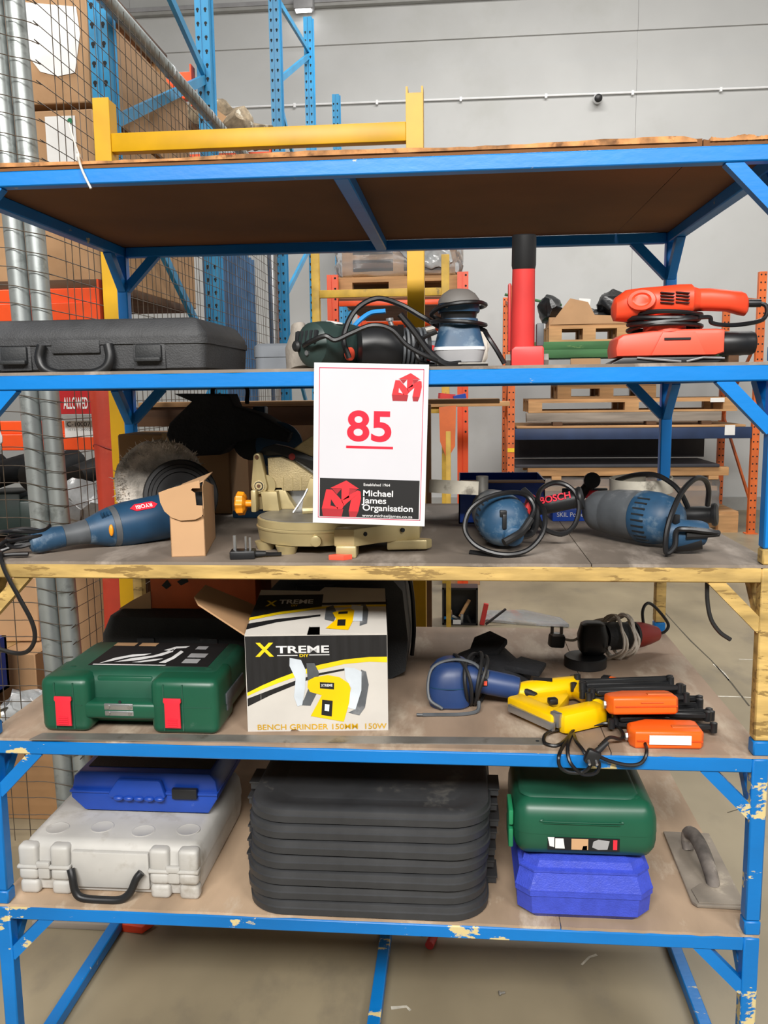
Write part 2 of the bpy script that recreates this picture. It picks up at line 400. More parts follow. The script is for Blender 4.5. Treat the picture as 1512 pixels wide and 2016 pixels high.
# ------------------------------------------------------------------ the stacked rack
S = [1.921, 1.543, 1.172, .801, .431]; T = .006
Z1, Z2, Z3, Z4, Z5 = [s+T for s in S]
XL, XR, D = -.985, .585, .88
NAMES = [('blue steel stacking table on top of the rack, its brown board seen from below', 'blue_paint', 'deck_dark', .42, ),
         ('blue steel stacking table holding the orange sander, second from the top', 'blue_paint', 'deck_dark', -.2),
         ('worn yellow steel stacking table holding the mitre saw', 'yellow_paint_worn', 'deck_dark', .245),
         ('chipped blue steel stacking table holding the bench grinder box', 'blue_paint_worn', 'deck_mid', .29),
         ('lowest blue steel stacking table standing on the concrete floor', 'blue_paint_worn', 'deck_light', .2)]
a = .028
for k, (lab, pm, dm, seam) in enumerate(NAMES):
    s = S[k]; zb = (S[k+1]+T) if k < 4 else 0.0
    t = thing('stacking_table', lab, 'table', ((XL+XR)/2, D/2, zb), group='stacking tables of the rack')
    ox, oy, oz = (XL+XR)/2, D/2, zb
    def L(x0, x1, y0, y1, z0, z1, bev=.0025): return MB().bx(x0-ox, x1-ox, y0-oy, y1-oy, z0-oz, z1-oz, bev, 1)
    obj('front_rail', L(XL+.03, XR-.03, 0, a, s-a, s), pm, t)
    obj('back_rail', L(XL+.03, XR-.03, D-a, D, s-a, s), pm, t)
    obj('side_rail', L(XL, XL+a, .03, D-.03, s-a, s), pm, t)
    obj('side_rail', L(XR-a, XR, .03, D-.03, s-a, s), pm, t)
    obj('middle_rail', L(-.235, -.205, a, D-a, s-a, s-.001), pm, t)
    for (lx, sx) in ((XL, 1), (XR-.03, -1)):
        for (ly, sy) in ((0, 1), (D-.03, -1)):
            mb = L(lx, lx+.03, ly, ly+.03, zb+(.03 if k < 4 else 0), s, .003)
            if k < 4: obj('leg_socket', L(lx-.0006, lx+.0306, ly-.0006, ly+.0306, zb, zb+.0295, .003), NAMES[k+1][1], t)
            obj('leg', mb, pm, t)
            xi = lx+.03 if sx > 0 else lx; yi = ly+.03 if sy > 0 else ly
            zc = s-a
            m = MB(); yc = ly+.015
            m.bar((xi+sx*.086-ox, yc-oy, zc+.006-oz), (xi-sx*.006-ox, yc-oy, zc-.088-oz), .024, .022, (0, 1, 0)); obj('brace', m, pm, t)
            m = MB(); xc = lx+.015
            m.bar((xc-ox, yi+sy*.086-oy, zc+.006-oz), (xc-ox, yi-sy*.006-oy, zc-.088-oz), .024, .022, (1, 0, 0)); obj('brace', m, pm, t)
    # boards on the frame, with a seam
    e = .012
    def board(x0, x1, sd):
        m = MB(); n = 24
        rings = []
        for i in range(n+1):
            x = x0+(x1-x0)*i/n
            yf = .0025+.002*math.sin(i*1.7+sd)*rnd.random()
            zf = .0; h = T
            if k == 0: h = .011+.0025*math.sin(i*.55+sd); yf = .0015
            rings.append([(x-ox, yf-oy, s-oz), (x-ox, D+.004-oy, s-oz), (x-ox, D+.004-oy, s+T-oz), (x-ox, yf-oy, s+h-oz)])
        m.loft(rings); o = obj('board', m, dm if k else 'deck_under', t)
    if k == 0:
        for (xa, xb, sd) in ((XL+.02, seam-.01, 1), (seam+.012, XR-.02, 2)):
            rg = []
            for i in range(61):
                x = xa+(xb-xa)*i/60; h = .003+.0018*math.sin(i*.23+sd)+.0015*rnd.random()+.003*(i/60)
                if i in (0, 60): h *= .3
                rg.append([(x-ox, -.0025+.002*rnd.random()-oy, s+.007-oz), (x-ox, .02-oy, s+.007-oz), (x-ox, .02-oy, s+.0095+h-oz), (x-ox, -.001+.003*rnd.random()-oy, s+.0095+h-oz)])
            obj('frayed_edge', MB().loft(rg), 'frayed', t)
    x0b, x1b = (XL+.001, XR-.001)
    board(x0b, seam-.001, k); board(seam+.001, x1b, k+3)
    if k == 4:
        for x in (XL+.001, -.22, XR-.031): obj('floor_rail', L(x, x+.03, .03, D-.03, .004, .034), pm, t)
        obj('floor_rail', L(XL+.03, XR-.03, D-.03, D, .004, .034), pm, t)
# paper patch / bare yellow paint showing through on the lowest front rail
# cable tie on the top rail
t = tag(obj('cable_tie', MB().tube([(-.706, .03, 1.932+.0), (-.702, -.008, 1.944), (-.70, -.006, 1.925), (-.692, -.008, 1.905), (-.68, -.012, 1.882)], .0022, 6)
   .tube([(-.702, -.006, 1.944), (-.712, -.004, 1.975), (-.72, .0, 2.002)], .0016, 6).box((-.702, -.008, 1.942), (.006, .006, .006)), 'cable_grey'),
   'white plastic cable tie looped over the top blue rail', 'cable tie')

# ------------------------------------------------------------------ lot sign
t = thing('lot_sign', 'white laminated lot number sign with red 85 hung on the second rail', 'sign', (-.17, -.0065, 1.405), (0, R(1.9), 0))
obj('sheet', rcase(.214, .0012, .0005, [(-.152, 0), (.152, 0)]) if False else MB().box((0, 0, 0), (.214, .0014, .302), None, .0004, 1), 'sign_white', t)
O, U, Vv = V((-.107, -.0007, -.151)), V((1, 0, 0)), V((0, 0, 1))
# pixel frame of the sheet: (x 0..1320, y 0..1860) measured from its top left corner
kx, ky = .214/1322, .302/1865
def Q(x, y): return ((x)*kx, .302-(y)*ky)
flat('panel', [[Q(70, 62), Q(1258, 62), Q(1258, 1330), Q(70, 1330)]], 'sign_panel', t, O, U, Vv, .0002)
m = []
for (x0, y0, x1, y1) in ((62, 52, 1268, 63), (62, 1790, 1228, 1798), (62, 55, 69, 1798), (1262, 55, 1269, 1798)):
    m.append([Q(x0, y0), Q(x1, y0), Q(x1, y1), Q(x0, y1)])
m[1] = [Q(62, 1790), Q(1268, 1790), Q(1268, 1798), Q(62, 1798)]
flat('border', m, 'sign_pink', t, O, U, Vv, .0004)
flat('footer', [[Q(82, 1330), Q(1250, 1330), Q(1250, 1782), Q(82, 1782)]], 'black_print', t, O, U, Vv, .0004)
flat('underline', [[Q(385, 945), Q(932, 945), Q(932, 975), Q(385, 975)]], 'red_ink', t, O, U, Vv, .0004)
text('85', 'red_ink', t, 348*ky*1.39, O+U*(388*kx)+Vv*(.302-(880)*ky), U, Vv, 515*kx, .022, 'number', .0006)
def txt(s, x, y, h, wd, bold, mt='white_ink'):
    text(s, mt, t, h*ky*1.40, O+U*(x*kx)+Vv*(.302-y*ky), U, Vv, wd*kx, bold, 'lettering', .0008)
txt('Established 1964', 595, 1408, 32, 308, .004)
txt('Michael', 588, 1527, 72, 350, .016); txt('James', 588, 1612, 72, 288, .016); txt('Organisation', 588, 1697, 72, 588, .016)
txt('www.michaeljames.co.za', 586, 1772, 34, 590, .004)
def logo(x0, y0, k):
    def A(*p): return [Q(x0+a_*k, y0+b_*k) for a_, b_ in p]
    # house shaped M: roof with arrow stem, two slanting legs and a thick left foot, darker facets between
    flat('logo_shade', [A((118, 100), (230, 100), (175, 165)), A((320, 100), (415, 100), (330, 190)), A((0, 338), (255, 338), (236, 430), (14, 430)),
        A((300, 215), (262, 300), (236, 345), (225, 300), (250, 240)), A((320, 362), (432, 362), (405, 430), (330, 430))], 'logo_dark', t, O, U, Vv, .0006)
    flat('logo', [A((285, 0), (438, 95), (96, 95)), A((232, 95), (322, 95), (322, 200), (232, 240)),
        A((50, 112), (118, 112), (240, 240), (262, 290), (240, 338), (186, 338), (108, 225)), A((50, 112), (108, 225), (100, 338), (0, 338)), A((100, 300), (190, 320), (190, 338), (100, 338)),
        A((232, 240), (322, 170), (420, 112), (455, 125), (300, 262), (262, 300)), A((345, 225), (455, 125), (462, 205), (432, 362), (320, 362))],
        'logo_red', t, O, U, Vv, .0008)
logo(108, 1352, 1.0); logo(905, 100, .74)
# ------------------------------------------------------------------ yellow stillage behind the rack
t = thing('yellow_stillage', 'bright yellow steel frame of two posts and a crossbar behind the top shelf', 'frame', (-.62, 1.13, 0))
for sx, x in ((1, -.485), (-1, .482)):
    m = MB()
    # C channel post, open to the back
    m.bx(x-.026, x+.026, -.03, -.024, 0, 2.41 if sx > 0 else 2.385, .001, 1).bx(x-.026, x-.02, -.024, .03, 0, 2.405).bx(x+.02, x+.026, -.024, .03, 0, 2.405)
    obj('post', m, 'yellow_paint', t)
obj('crossbar', MB().bx(-.459, .456, -.026, .014, 2.250, 2.306, .003), 'yellow_paint', t)
obj('lower_bar', MB().bx(-.459, .456, -.02, .02, 1.40, 1.462, .003), 'wood_dark', t)  # bar of the yellow frame, its shade put into a dark colour
pl = tag(obj('long_plank', MB().bx(-1.03, .12, 1.09, 1.21, 1.463, 1.478, .002), 'wood'), 'long pine plank lying on the yellow frame behind the mitre saw', 'plank')

# ------------------------------------------------------------------ cage fence
t = thing('mesh_fence', 'wire mesh cage with grey steel pipe posts left of the rack', 'fence', (-1.29, 1.05, 0))
for x, y in ((0, 0), (-.062, -.012)):
    obj('pipe_post', MB().cyl((x+.022, y, 0), (x-.05, y, 2.96), .0305, n=20), 'galvanised', t)
obj('pipe_post', MB().cyl((-.01, 3.4, 0), (-.01, 3.4, 2.93), .033, n=16), 'metal', t)
obj('top_pipe', MB().cyl((0, .0, 2.94), (0, 3.7, 2.90), .029, n=14), 'galvanised', t)
for y in (.55, 1.3, 1.9): obj('pipe_collar', MB().cyl((0, y, 2.94-.011*y), (0, y+.03, 2.94-.011*y), .031, n=14), 'metal', t)
hw = None; wr = .0015
path = [(-.75, -.062, 0), (-.2, -.062, 0.0), (-.12, -.056, 0), (-.075, -.05, -.004), (-.045, -.046, -.012), (0, -.04, -.02), (.03, -.012, -.026), (.036, .05, -.028), (.036, 1.2, -.03), (.04, 2.2, -.026), (.036, 3.42, -.03)]
for i in range(52):
    z = .06+i*.0558
    if hw is None: hw = obj('horizontal_wire', MB().tube(path, wr, 4, 2), 'wire_grey', t, loc=(0, 0, z))
    else: inst(hw, t, (0, rnd.uniform(-.002, .002), z+rnd.uniform(-.003, .003)))
vw = obj('vertical_wire', MB().tube([(0, 0, .02), (.003, 0, .9), (-.002, .003, 1.9), (0, 0, 2.92)], wr, 4, 3), 'wire_grey', t, loc=(.036, .07, 0))
for i in range(1, 60): inst(vw, t, (.036, .07+i*.0558, 0), (0, 0, rnd.uniform(0, 6)))
for i in range(11): inst(vw, t, (-.15-i*.0558, -.062, 0), (0, 0, rnd.uniform(0, 6)))

# ------------------------------------------------------------------ blue pallet racking behind the fence
def upright(y, top, name_label, y2=None, h2=None, br=(), hole=True):
    """one rack end frame: two slotted posts with diagonal bracing"""
    t = thing('rack_frame', name_label, 'rack', (-1.375, y, 0), group='blue pallet rack frames')
    dep = (y2-y) if y2 else 0
    posts = [(0, top)]+([(dep, h2 or top)] if y2 else [])
    for dy, tp in posts:
        m = MB()
        m.bx(-.038, -.006, dy, dy+.004, 0, tp).bx(.002, .038, dy, dy+.004, 0, tp).bx(-.006, .002, dy+.006, dy+.010, 0, tp)
        m.bx(-.038, -.034, dy+.004, dy+.075, 0, tp).bx(.034, .038, dy+.004, dy+.055, 0, tp).bx(.038, .05, dy+.052, dy+.056, 0, tp)
        po = obj('slotted_post', m, 'rack_blue', t)
        if hole:
            m = MB()
            for i in range(int((tp-1.5)/.07)):
                z = 1.5+i*.07
                for x in (-.022, .020):
                    m.lathe([(0, .0085), (.0012, .0085)], (x, dy+.0003, z), (0, -1, 0), 8); m.lathe([(0, .005), (.0012, .005)], (x, dy+.0003, z-.011), (0, -1, 0), 6)
            h = obj('slots', m, 'hole_dark', po); h['kind'] = 'stuff'
    if y2:
        for za, zb in br:
            m = MB().bar((.0, .03, za), (.0, dep+.03, zb), .045, .022, (1, 0, 0)); obj('diagonal_brace', m, 'rack_blue', t)
    return t
upright(1.78, 3.9, 'near blue slotted pallet rack frame behind the mesh, beside tall cartons', 3.2, 4.6, ((2.54, 3.19), (3.63, 3.2), (2.5, 1.66), (.7, 1.6)))
upright(5.1, 5.2, 'middle blue slotted pallet rack frame rising behind the yellow crossbar', 6.6, 4.85, ((4.42, 4.57), (3.80, 4.53), (3.76, 2.95), (2.2, 2.9), (2.1, 1.0)))
upright(8.35, 4.75, 'far short blue slotted pallet rack frame against the grey wall', 9.05, 4.3, ((4.2, 3.6), (3.0, 3.5)))

def beam(name, label, x0, x1, y, z0, z1, mt='rack_orange', parts=True):
    t = thing(name, label, 'beam', ((x0+x1)/2, y, z0))
    w = (x1-x0)/2; h = z1-z0
    m = MB().bx(-w, w, 0, .05, 0, h*.55, .003, 1).bx(-w, w, .012, .05, h*.55, h, .003, 1)
    obj('profile', m, mt, t)
    obj('end_plate', MB().bx(w-.004, w+.004, -.01, .06, -.04, h+.03), mt, t)
    return t
beam('rack_beam', 'upper orange rack beam carrying the big cartons behind the mesh', -3.4, -1.425, 1.77, 1.80, 1.926)
b2 = beam('rack_beam', 'lower orange rack beam with a white bin label behind the pipes', -3.4, -1.425, 1.77, 1.283, 1.402)
m = flat('bin_label', [[(0, 0), (.125, 0), (.125, .068), (0, .068)]], 'paper', b2, (.812, 0, .052), (1, 0, 0), (0, 0, 1), .0015)
text('C-10007', 'black_print', b2, .026, (.822, -.0005, .096), (1, 0, 0), (0, 0, 1), .098, .0, 'lettering', .0022)
text('107341200020', 'print_grey', b2, .013, (.822, -.0005, .078), (1, 0, 0), (0, 0, 1), .105, 0, 'lettering', .0022)
beam('rack_beam', 'high orange rack beam under the bundle of rags', -2.6, -1.425, 5.07, 3.12, 3.30)
beam('rack_beam', 'red orange rack beam end beside the top of the second blue post', -2.4, -1.425, 3.13, 3.06, 3.2)
beam('rack_beam', 'dark orange rack beam low in the bay behind the blue sheets', -2.6, -1.425, 3.17, 1.68, 1.79)
t = thing('timber_rail', 'brown timber rail on top of the tall cartons above the sloping pipe', 'timber', (-1.5, 1.86, 3.092))
obj('rail', MB().bx(-.05, .03, 0, 1.03, .02, .1, .004), 'wood_dark', t)
obj('end_block', MB().bx(-.05, .03, .9, 1.0, -.06, .019, .004), 'wood', t)
# notice on the mesh
t = thing('notice_board', 'red notice board reading ALLOWED fixed behind the mesh', 'sign', (-1.512, 1.70, 1.43))
obj('plate', MB().bx(-.085, .075, -.004, .004, 0, .22, .001, 1), 'sign_red', t)
text('ALLOWED', 'paper', t, .062, (-.052, -.0045, .022), (1, 0, 0), (0, 0, 1), .1, .02, 'lettering', .001)
obj('bracket', MB().bx(-.085, .075, .004, .066, -.0265, -.006), 'trim_grey', t)

# cartons on the upper beam
def carton(label, x0, x1, y0, y1, z0, z1, mt='carton', rz=0, flaps=False, group=None, tape=True):
    t = thing('carton', label, 'box', ((x0+x1)/2, (y0+y1)/2, z0), rz, group)
    w, d, h = (x1-x0)/2, (y1-y0)/2, z1-z0
    m = MB().box((0, 0, h/2), (2*w, 2*d, h), None, .004, 1); o = obj('body', m.jitter(.002, int(abs(x0*100)), 7), mt, t)
    if tape:
        obj('tape', MB().bx(-.03, .03, -d-.002, -d+.002, h*.55, h+.002).bx(-.03, .03, -d, d, h-.001, h+.0025), 'tape', t)
    if flaps:
        for sx in (-1, 1):
            obj('flap', MB().bar((sx*w, 0, h), (sx*(w+.1), 0, h+.06), 2*d*.96, .004, (0, 1, 0)), mt, t)
    return t
c1 = carton('large brown carton with a white delivery note on the upper orange beam', -2.35, -1.44, 1.84, 3.1, 1.962, 2.615)
obj('delivery_note', MB().bx(.262, .385, -.6345, -.632, .455, .63), 'paper', c1)
obj('note_patch', MB().cyl((.365, -.637, .61), (.365, -.6345, .61), .011), 'green_bright', c1)
c2 = carton('large upper brown carton with torn white film behind the mesh', -2.4, -1.44, 1.84, 3.1, 2.64, 3.03, tape=False)
obj('torn_film', MB().prism([(0, 0), (.06, -.08), (.13, -.1), (.2, -.09), (.23, .05), (.22, .15), (-.02, .18)], (.22, -.6325, .2), (1, 0, 0), (0, 0, 1), .0015), 'paper', c2)
t = tag(obj('carton_tray', MB().bx(-2.4, -1.43, 1.79, 2.95, 1.927, 1.96, .003), 'wood_dark'), 'thin dark board under the big cartons on the upper beam', 'board')
# rags on the high beam
t = thing('rag_bundle', 'bundle of beige and brown rags with a small carton on the high beam', 'rags', (-1.91, 5.15, 3.32))
m = MB()
for i in range(7): m.ell((-.28+.11*i, .1*math.sin(i*2.1), .10+.16*math.exp(-((i-2.4)/2.2)**2)), (.13, .15, .12+.05*math.sin(i*3)), (i, i*.6, i*1.3), 14, 9)
obj('cloth', m.jitter(.06, 3, 7), 'cloth_tan', t)
obj('carton_piece', MB().box((.12, -.16, .13), (.2, .05, .2), (0, R(35), 0)), 'carton_light', t)
obj('label_paper', MB().box((.05, -.19, .10), (.12, .004, .12), (0, R(35), 0)), 'paper', t)
# blue corrugated sheets behind the fence
for j, (ya, yb, xx, lab) in enumerate(((3.42, 4.35, -1.47, 'nearer blue corrugated sheet standing behind the mesh fence'), (4.05, 5.0, -1.58, 'farther blue corrugated sheet standing behind the silver post'))):
    t = thing('corrugated_sheet', lab, 'sheet', (xx, (ya+yb)/2, 0), group='blue corrugated sheets')
    n = 34; rings = []
    pts = [(.02*(1 if (i//2) % 2 else -1), -(yb-ya)/2+(yb-ya)*i/n) for i in range(n+1)]
    m = MB()
    m.loft([[(x, y, 0), (x+.004, y, 0), (x+.004, y, 2.5), (x, y, 2.5)] for x, y in pts])
    obj('panel', m, 'sheet_blue', t)
# bay behind the fence: stored cartons, machine parts, crate, plastic, pallet blocks
carton('brown carton with open top low behind the fence', -2.2, -1.72, 1.62, 2.0, .515, .78, 'carton_light', .1, True)
carton('long brown carton standing left of the pipe posts', -2.0, -1.64, 1.5, 1.82, .192, .51, 'carton', -.05)
carton('brown carton beside the blue crate behind the fence', -2.5, -2.08, 1.5, 1.9, .192, .51, 'carton_b', .05)
carton('tall pale carton seen through the mesh right of the pipes', -1.57, -1.36, 1.42, 1.70, 0, .92, 'carton_light', tape=False)
def pallet(name, label, x, y, z, w, d, mt='wood', rz=0, n=6, group=None, hb=.085, tb=.02, bl=.1):
    t = thing(name, label, 'pallet', (x, y, z), rz, group)
    for i in range(n):
        yy = -d/2+(d*.94/n)/2+i*(d-d*.94/n)/(n-1)
        obj('top_board', MB().box((0, yy, hb+tb*1.5), (w, d*.80/n, tb)), mt, t) if i == 0 else None
        if i == 0: b0 = t.children[0]
        else: inst(b0, t, (0, yy+d/2-(d*.94/n)/2, 0))
    for yy in (-d/2+.05, 0, d/2-.05):
        obj('stringer', MB().box((0, yy, hb+tb*.5-.0), (w*.995, .09, tb)), mt, t) if False else None
    bk = None
    for xx in (-w/2+bl/2, 0, w/2-bl/2):
        for yy in (-d/2+.05, 0, d/2-.05):
            if bk is None: bk = obj('block', MB().box((0, 0, 0), (bl, .1, hb-tb)), mt, t, loc=(xx, yy, tb+(hb-tb)/2))
            else: inst(bk, t, (xx, yy, tb+(hb-tb)/2))
    bo = None
    for yy in (-d/2+.05, 0, d/2-.05):
        if bo is None: bo = obj('bottom_board', MB().box((0, 0, tb/2), (w, .1, tb)), mt, t, loc=(0, yy, 0)); 
        else: inst(bo, t, (0, yy, 0))
        inst(bo, t, (0, yy, hb))
    return t
pallet('pallet', 'pine pallet on the floor behind the mesh fence', -2.06, 1.82, 0, .92, .8, 'wood', .0, 5, bl=.13, hb=.15)
pallet('pallet', 'second pine pallet carrying cartons stacked on the first behind the fence', -2.0, 1.78, .19, .9, .9, 'wood', 0, 5, hb=.0 if False else .03, tb=.012) if False else None
t = thing('parts_crate', 'blue plastic crate at the left edge behind the mesh', 'crate', (-1.85, 1.27, .42), .0)
m = MB().bx(-.16, .16, -.1, .1, 0, .012).bx(-.16, .16, -.1, -.085, 0, .2).bx(-.16, .16, .085, .1, 0, .2).bx(-.16, -.145, -.1, .1, 0, .2).bx(.145, .16, -.1, .1, 0, .2)
obj('body', m, 'case_blue', t); obj('rim', MB().bx(-.17, .17, -.112, -.1, .17, .2, .003), 'case_blue', t)
obj('stand', MB().bx(-.14, .14, -.08, .08, -.42, 0), 'wood_dark', t)
t = thing('crumpled_film', 'crumpled clear plastic film beside the green case behind the mesh', 'plastic', (-1.53, 1.25, 0))
m = MB()
for i in range(4): m.ell((-.07+.05*i, .01*i-.02, .38+.02*math.sin(i*2)), (.06, .06, .05), (i, i*2, i), 14, 10)
obj('film', m.jitter(.045, 5, 30), 'plastic_bag', t)
obj('support_box', MB().bx(-.11, .13, -.08, .1, 0, .33, .005), 'carton_b', t)
t = thing('scrap_machinery', 'dark green machine parts stacked below the lower beam', 'machinery', (-2.0, 2.4, .82))
m = MB()
for i in range(5): m.box((-.42+.2*i, .06*math.sin(i*2), .10+.02*(i % 2)), (.17, .3, .2), (0, 0, .2*i), .01)
obj('castings', m, 'tool_green', t); m = MB()
for i in range(5): m.cyl((-.45+.21*i, -.1, .3), (-.38+.2*i, .25, .34), .055+.01*(i % 3), n=12)
obj('rollers', m, 'case_dark', t)
obj('shelf_board', MB().bx(-.6, .54, -.17, .4, -.03, 0), 'wood_dark', t)
for x in (-.57, .51): obj('board_leg', MB().bx(x-.03, x+.03, -.1, .1, -.82, -.03), 'wood_dark', t)
t = thing('foil_bag', 'crumpled silver foil bag behind the mesh beside the red roll', 'bag', (-1.47, 1.56, .945))
obj('foil', MB().ell((0, 0, .11), (.10, .07, .12), (0, 0, 0), 18, 12).jitter(.04, 8, 18), 'plastic_bag', t)
# white bag hung on the mesh at the left edge
t = thing('white_sack', 'crumpled white plastic sack hung on the mesh at the left edge', 'bag', (-1.56, .918, 1.34))
m = MB().ell((0, 0, .06), (.145, .045, .072), (0, R(12), 0), 22, 14)
obj('sack', m.jitter(.03, 4, 14), 'bag_white', t); obj('knot', MB().ell((.13, 0, .01), (.03, .02, .02), (0, .5, 0), 12, 8).jitter(.01, 4, 40), 'film', t)
obj('tie', MB().tube([(-.05, .0, .1), (-.055, .04, .14), (-.05, .06, .17)], .004, 6), 'bag_white', t)
t = tag(obj('brown_bag', MB().ell((-1.66, .95, 1.535), (.10, .03, .055), (0, .2, 0), 18, 10).jitter(.025, 9, 15), 'carton_shade'), 'wrinkled brown bag above the white sack at the left edge', 'bag')
# red sheet roll
t = thing('red_tarpaulin', 'tall folded red tarpaulin standing between the pipes and yellow post', 'tarpaulin', (-1.185, 1.21, 0))
rings = []
for i in range(30):
    z = 1.53*i/29; ring = []
    for j in range(28):
        a = 2*math.pi*j/28; q = 1+.05*math.sin(3*a+z*2)+.04*math.sin(7*a-z*3)
        sx = .048*q*(1 + .1*math.sin(z*4)); sy = .03*q
        cc, ss = math.cos(a), math.sin(a)
        ring.append((.045*(1.53-z)*.0+math.copysign(abs(cc)**.6, cc)*sx, math.copysign(abs(ss)**.6, ss)*sy, z))
    rings.append(ring)
obj('roll', MB().loft(rings), 'red_sheet', t)
m = MB()
for z in (.62, .95, 1.33): m.tube([(.052*math.cos(a), .034*math.sin(a), z+.01*math.sin(a*2)) for a in [2*math.pi*j/16 for j in range(16)]], .0022, 5, 2, True)
obj('binding', m, 'maroon', t)
# ------------------------------------------------------------------ middle background: yellow frame, orange rack with wrapped pallet
t = thing('steel_shelf_frame', 'old yellow steel frame standing before the orange rack', 'frame', (-.51, 4.0, 0))
for x, h in ((-.415, 2.42), (.413, 2.35)): obj('post', MB().bx(x-.025, x+.025, -.025, .025, 0, h, .003), 'yellow_old', t)
obj('crossbar', MB().bx(-.39, .388, -.02, .02, 2.10, 2.148, .003), 'yellow_old', t)
obj('lower_bar', MB().bx(-.39, .388, -.02, .02, 1.36, 1.40, .003), 'yellow_old', t)
t = thing('rack_frame', 'orange slotted rack posts carrying the film wrapped pallet', 'rack', (-.46, 4.8, 0))
for x in (-.475, .475):
    for y in (0, 1.9):
        p = obj('slotted_post', MB().bx(x-.04, x-.008, y, y+.05, 0, 2.35).bx(x+.002, x+.04, y, y+.05, 0, 2.35).bx(x-.01, x+.004, y+.012, y+.05, 0, 2.35), 'rack_orange', t)
        m = MB()
        for i in range(16): m.cyl((x+.021, y-.001, 1.2+i*.075), (x+.021, y+.001, 1.2+i*.075), .008, n=8)
        h = obj('slots', m, 'hole_dark', p); h['kind'] = 'stuff'
obj('front_beam', MB().bx(-.43, .43, 0, .05, 2.125, 2.16, .003), 'rack_orange', t); obj('back_beam', MB().bx(-.43, .43, 1.9, 1.95, 2.06, 2.16, .003), 'rack_orange', t)
for x in (-.475, .475):
    obj('brace', MB().bar((x, .05, .5), (x, 1.9, 1.4), .03, .02, (1, 0, 0)), 'rack_orange', t)
    obj('brace', MB().bar((x, 1.9, 1.4), (x, .05, 2.0), .03, .02, (1, 0, 0)), 'rack_orange', t)
bd = None
for i in range(14):
    if bd is None: bd = obj('deck_board', MB().box((0, 0, 0), (.86, .12, .02)), 'wood_dark', t, loc=(0, .08, 2.171))
    else: inst(bd, t, (0, .08+i*.134, 2.171))
pallet('pallet', 'pine pallet under the film wrapped load on the orange rack', -.46, 5.35, 2.183, .96, .9, 'wood', 0, 5, hb=.12, bl=.14)
t = thing('wrapped_load', 'crumpled clear film draped over the load on the orange rack', 'wrap', (-.46, 5.35, 2.35))
for i in range(4): obj('board', MB().bx(-.42, .42, -.38, .36, .002+.06*i, .04+.06*i, .004), ('wood', 'wood_dark', 'wood', 'carton_b')[i], t)
for x in (-.38, 0, .38): obj('batten', MB().bx(x-.04, x+.04, -.385, -.38, 0, .24), 'wood', t)
obj('film', MB().box((0, 0, .17), (.94, .88, .33), None, .03, 2).grid(9).jitter(.022, 2, 16), 'film', t)
obj('film_fold', MB().ell((.2, -.45, .16), (.22, .015, .10), (0, .3, 0), 30, 20).jitter(.03, 3, 17), 'plastic_bag', t)
t = thing('board_stack', 'short boards with red and blue offcuts lying on the old yellow frame', 'boards', (.05, 4.0, 1.401))
obj('board', MB().bx(-.42, .26, -.06, .1, 0, .03, .002), 'wood', t); obj('board', MB().bx(-.36, .1, -.04, .1, .031, .045, .002), 'wood_dark', t)
obj('red_offcut', MB().box((-.14, -.02, .065), (.1, .05, .035), (0, .1, .3)), 'tool_red', t); obj('blue_offcut', MB().box((-.06, -.02, .06), (.08, .05, .03), (0, -.2, .2)), 'case_blue', t)
obj('orange_rag', MB().prism([(0, 0), (.11, .01), (.1, -.25), (.05, -.34), (.01, -.22)], (-.19, -.066, .0), (1, 0, 0), (0, 0, 1), .004).jitter(.008, 2, 20), 'rack_orange_b', t)
t = thing('arrow_board', 'small yellow and orange arrow board on a yellow stand in the background', 'sign', (-.06, 3.6, 0))
obj('stand', MB().bx(-.03, .0, 0, .02, 0, 1.26, .002), 'yellow_old', t)
obj('plate', MB().bx(-.045, .0, -.006, .0, .50, .59), 'yellow_label', t); obj('plate', MB().bx(.0, .045, -.006, .0, .50, .59), 'tool_orange', t)
flat('arrow', [[(0, 0), (.04, .03), (0, .06)]], 'black_print', t, (.002, -.0062, .515), (1, 0, 0), (0, 0, 1), .0006)
# crate of tools on the floor
t = thing('tool_crate', 'black plastic crate of hand tools tipped on the floor behind the rack', 'crate', (-.005, 3.95, 0))
m = MB().bx(-.115, .115, .0, .012, 0, .245).bx(-.115, -.103, -.12, .0, 0, .245).bx(.103, .115, -.12, 0, 0, .245).bx(-.115, .115, -.12, 0, .235, .247).bx(-.115, .115, -.12, 0, 0, .012)
obj('shell', m, 'plastic_black', t)
obj('file_handle', MB().cyl((.0, -.1, .05), (.06, -.05, .15), .012), 'wood', t)
for i, (c, mm) in enumerate(((( -.07, -.09, .04), 'cable_blue'), ((-.03, -.1, .045), 'metal'), ((-.06, -.07, .06), 'carton_light'), ((.01, -.1, .035), 'metal'), ((.06, -.1, .03), 'plastic_black'))):
    obj('hand_tool', MB().box(c, (.07, .02, .018), (0, .5*i, .7*i), .004), mm, t)
obj('card', MB().box((-.02, -.125, .022), (.05, .003, .03)), 'paper', t)
t = tag(obj('floor_film', MB().prism([(0, 0), (.05, .22), (.3, .26), (.52, .05), (.55, -.12), (.3, -.06)], (.13, 3.9, .004), (1, 0, 0), (0, 1, 0), .02, .004).jitter(.012, 5, 22), 'film'), 'clear plastic sheet lying on the concrete floor beside the black crate', 'plastic')
t = thing('red_bracket', 'red bracket with grey bar on the floor right of the black crate', 'bracket', (.16, 3.85, 0))
obj('body', MB().box((-.01, 0, .07), (.03, .03, .14), (0, .2, 0)), 'tool_red', t); obj('arm', MB().bar((0, -.03, .01), (.13, .02, .10), .016, .01), 'plastic_black', t)
carton('small brown carton with a white sheet standing behind the black crate', -.13, .15, 5.0, 5.3, 0, .27, 'carton_light')

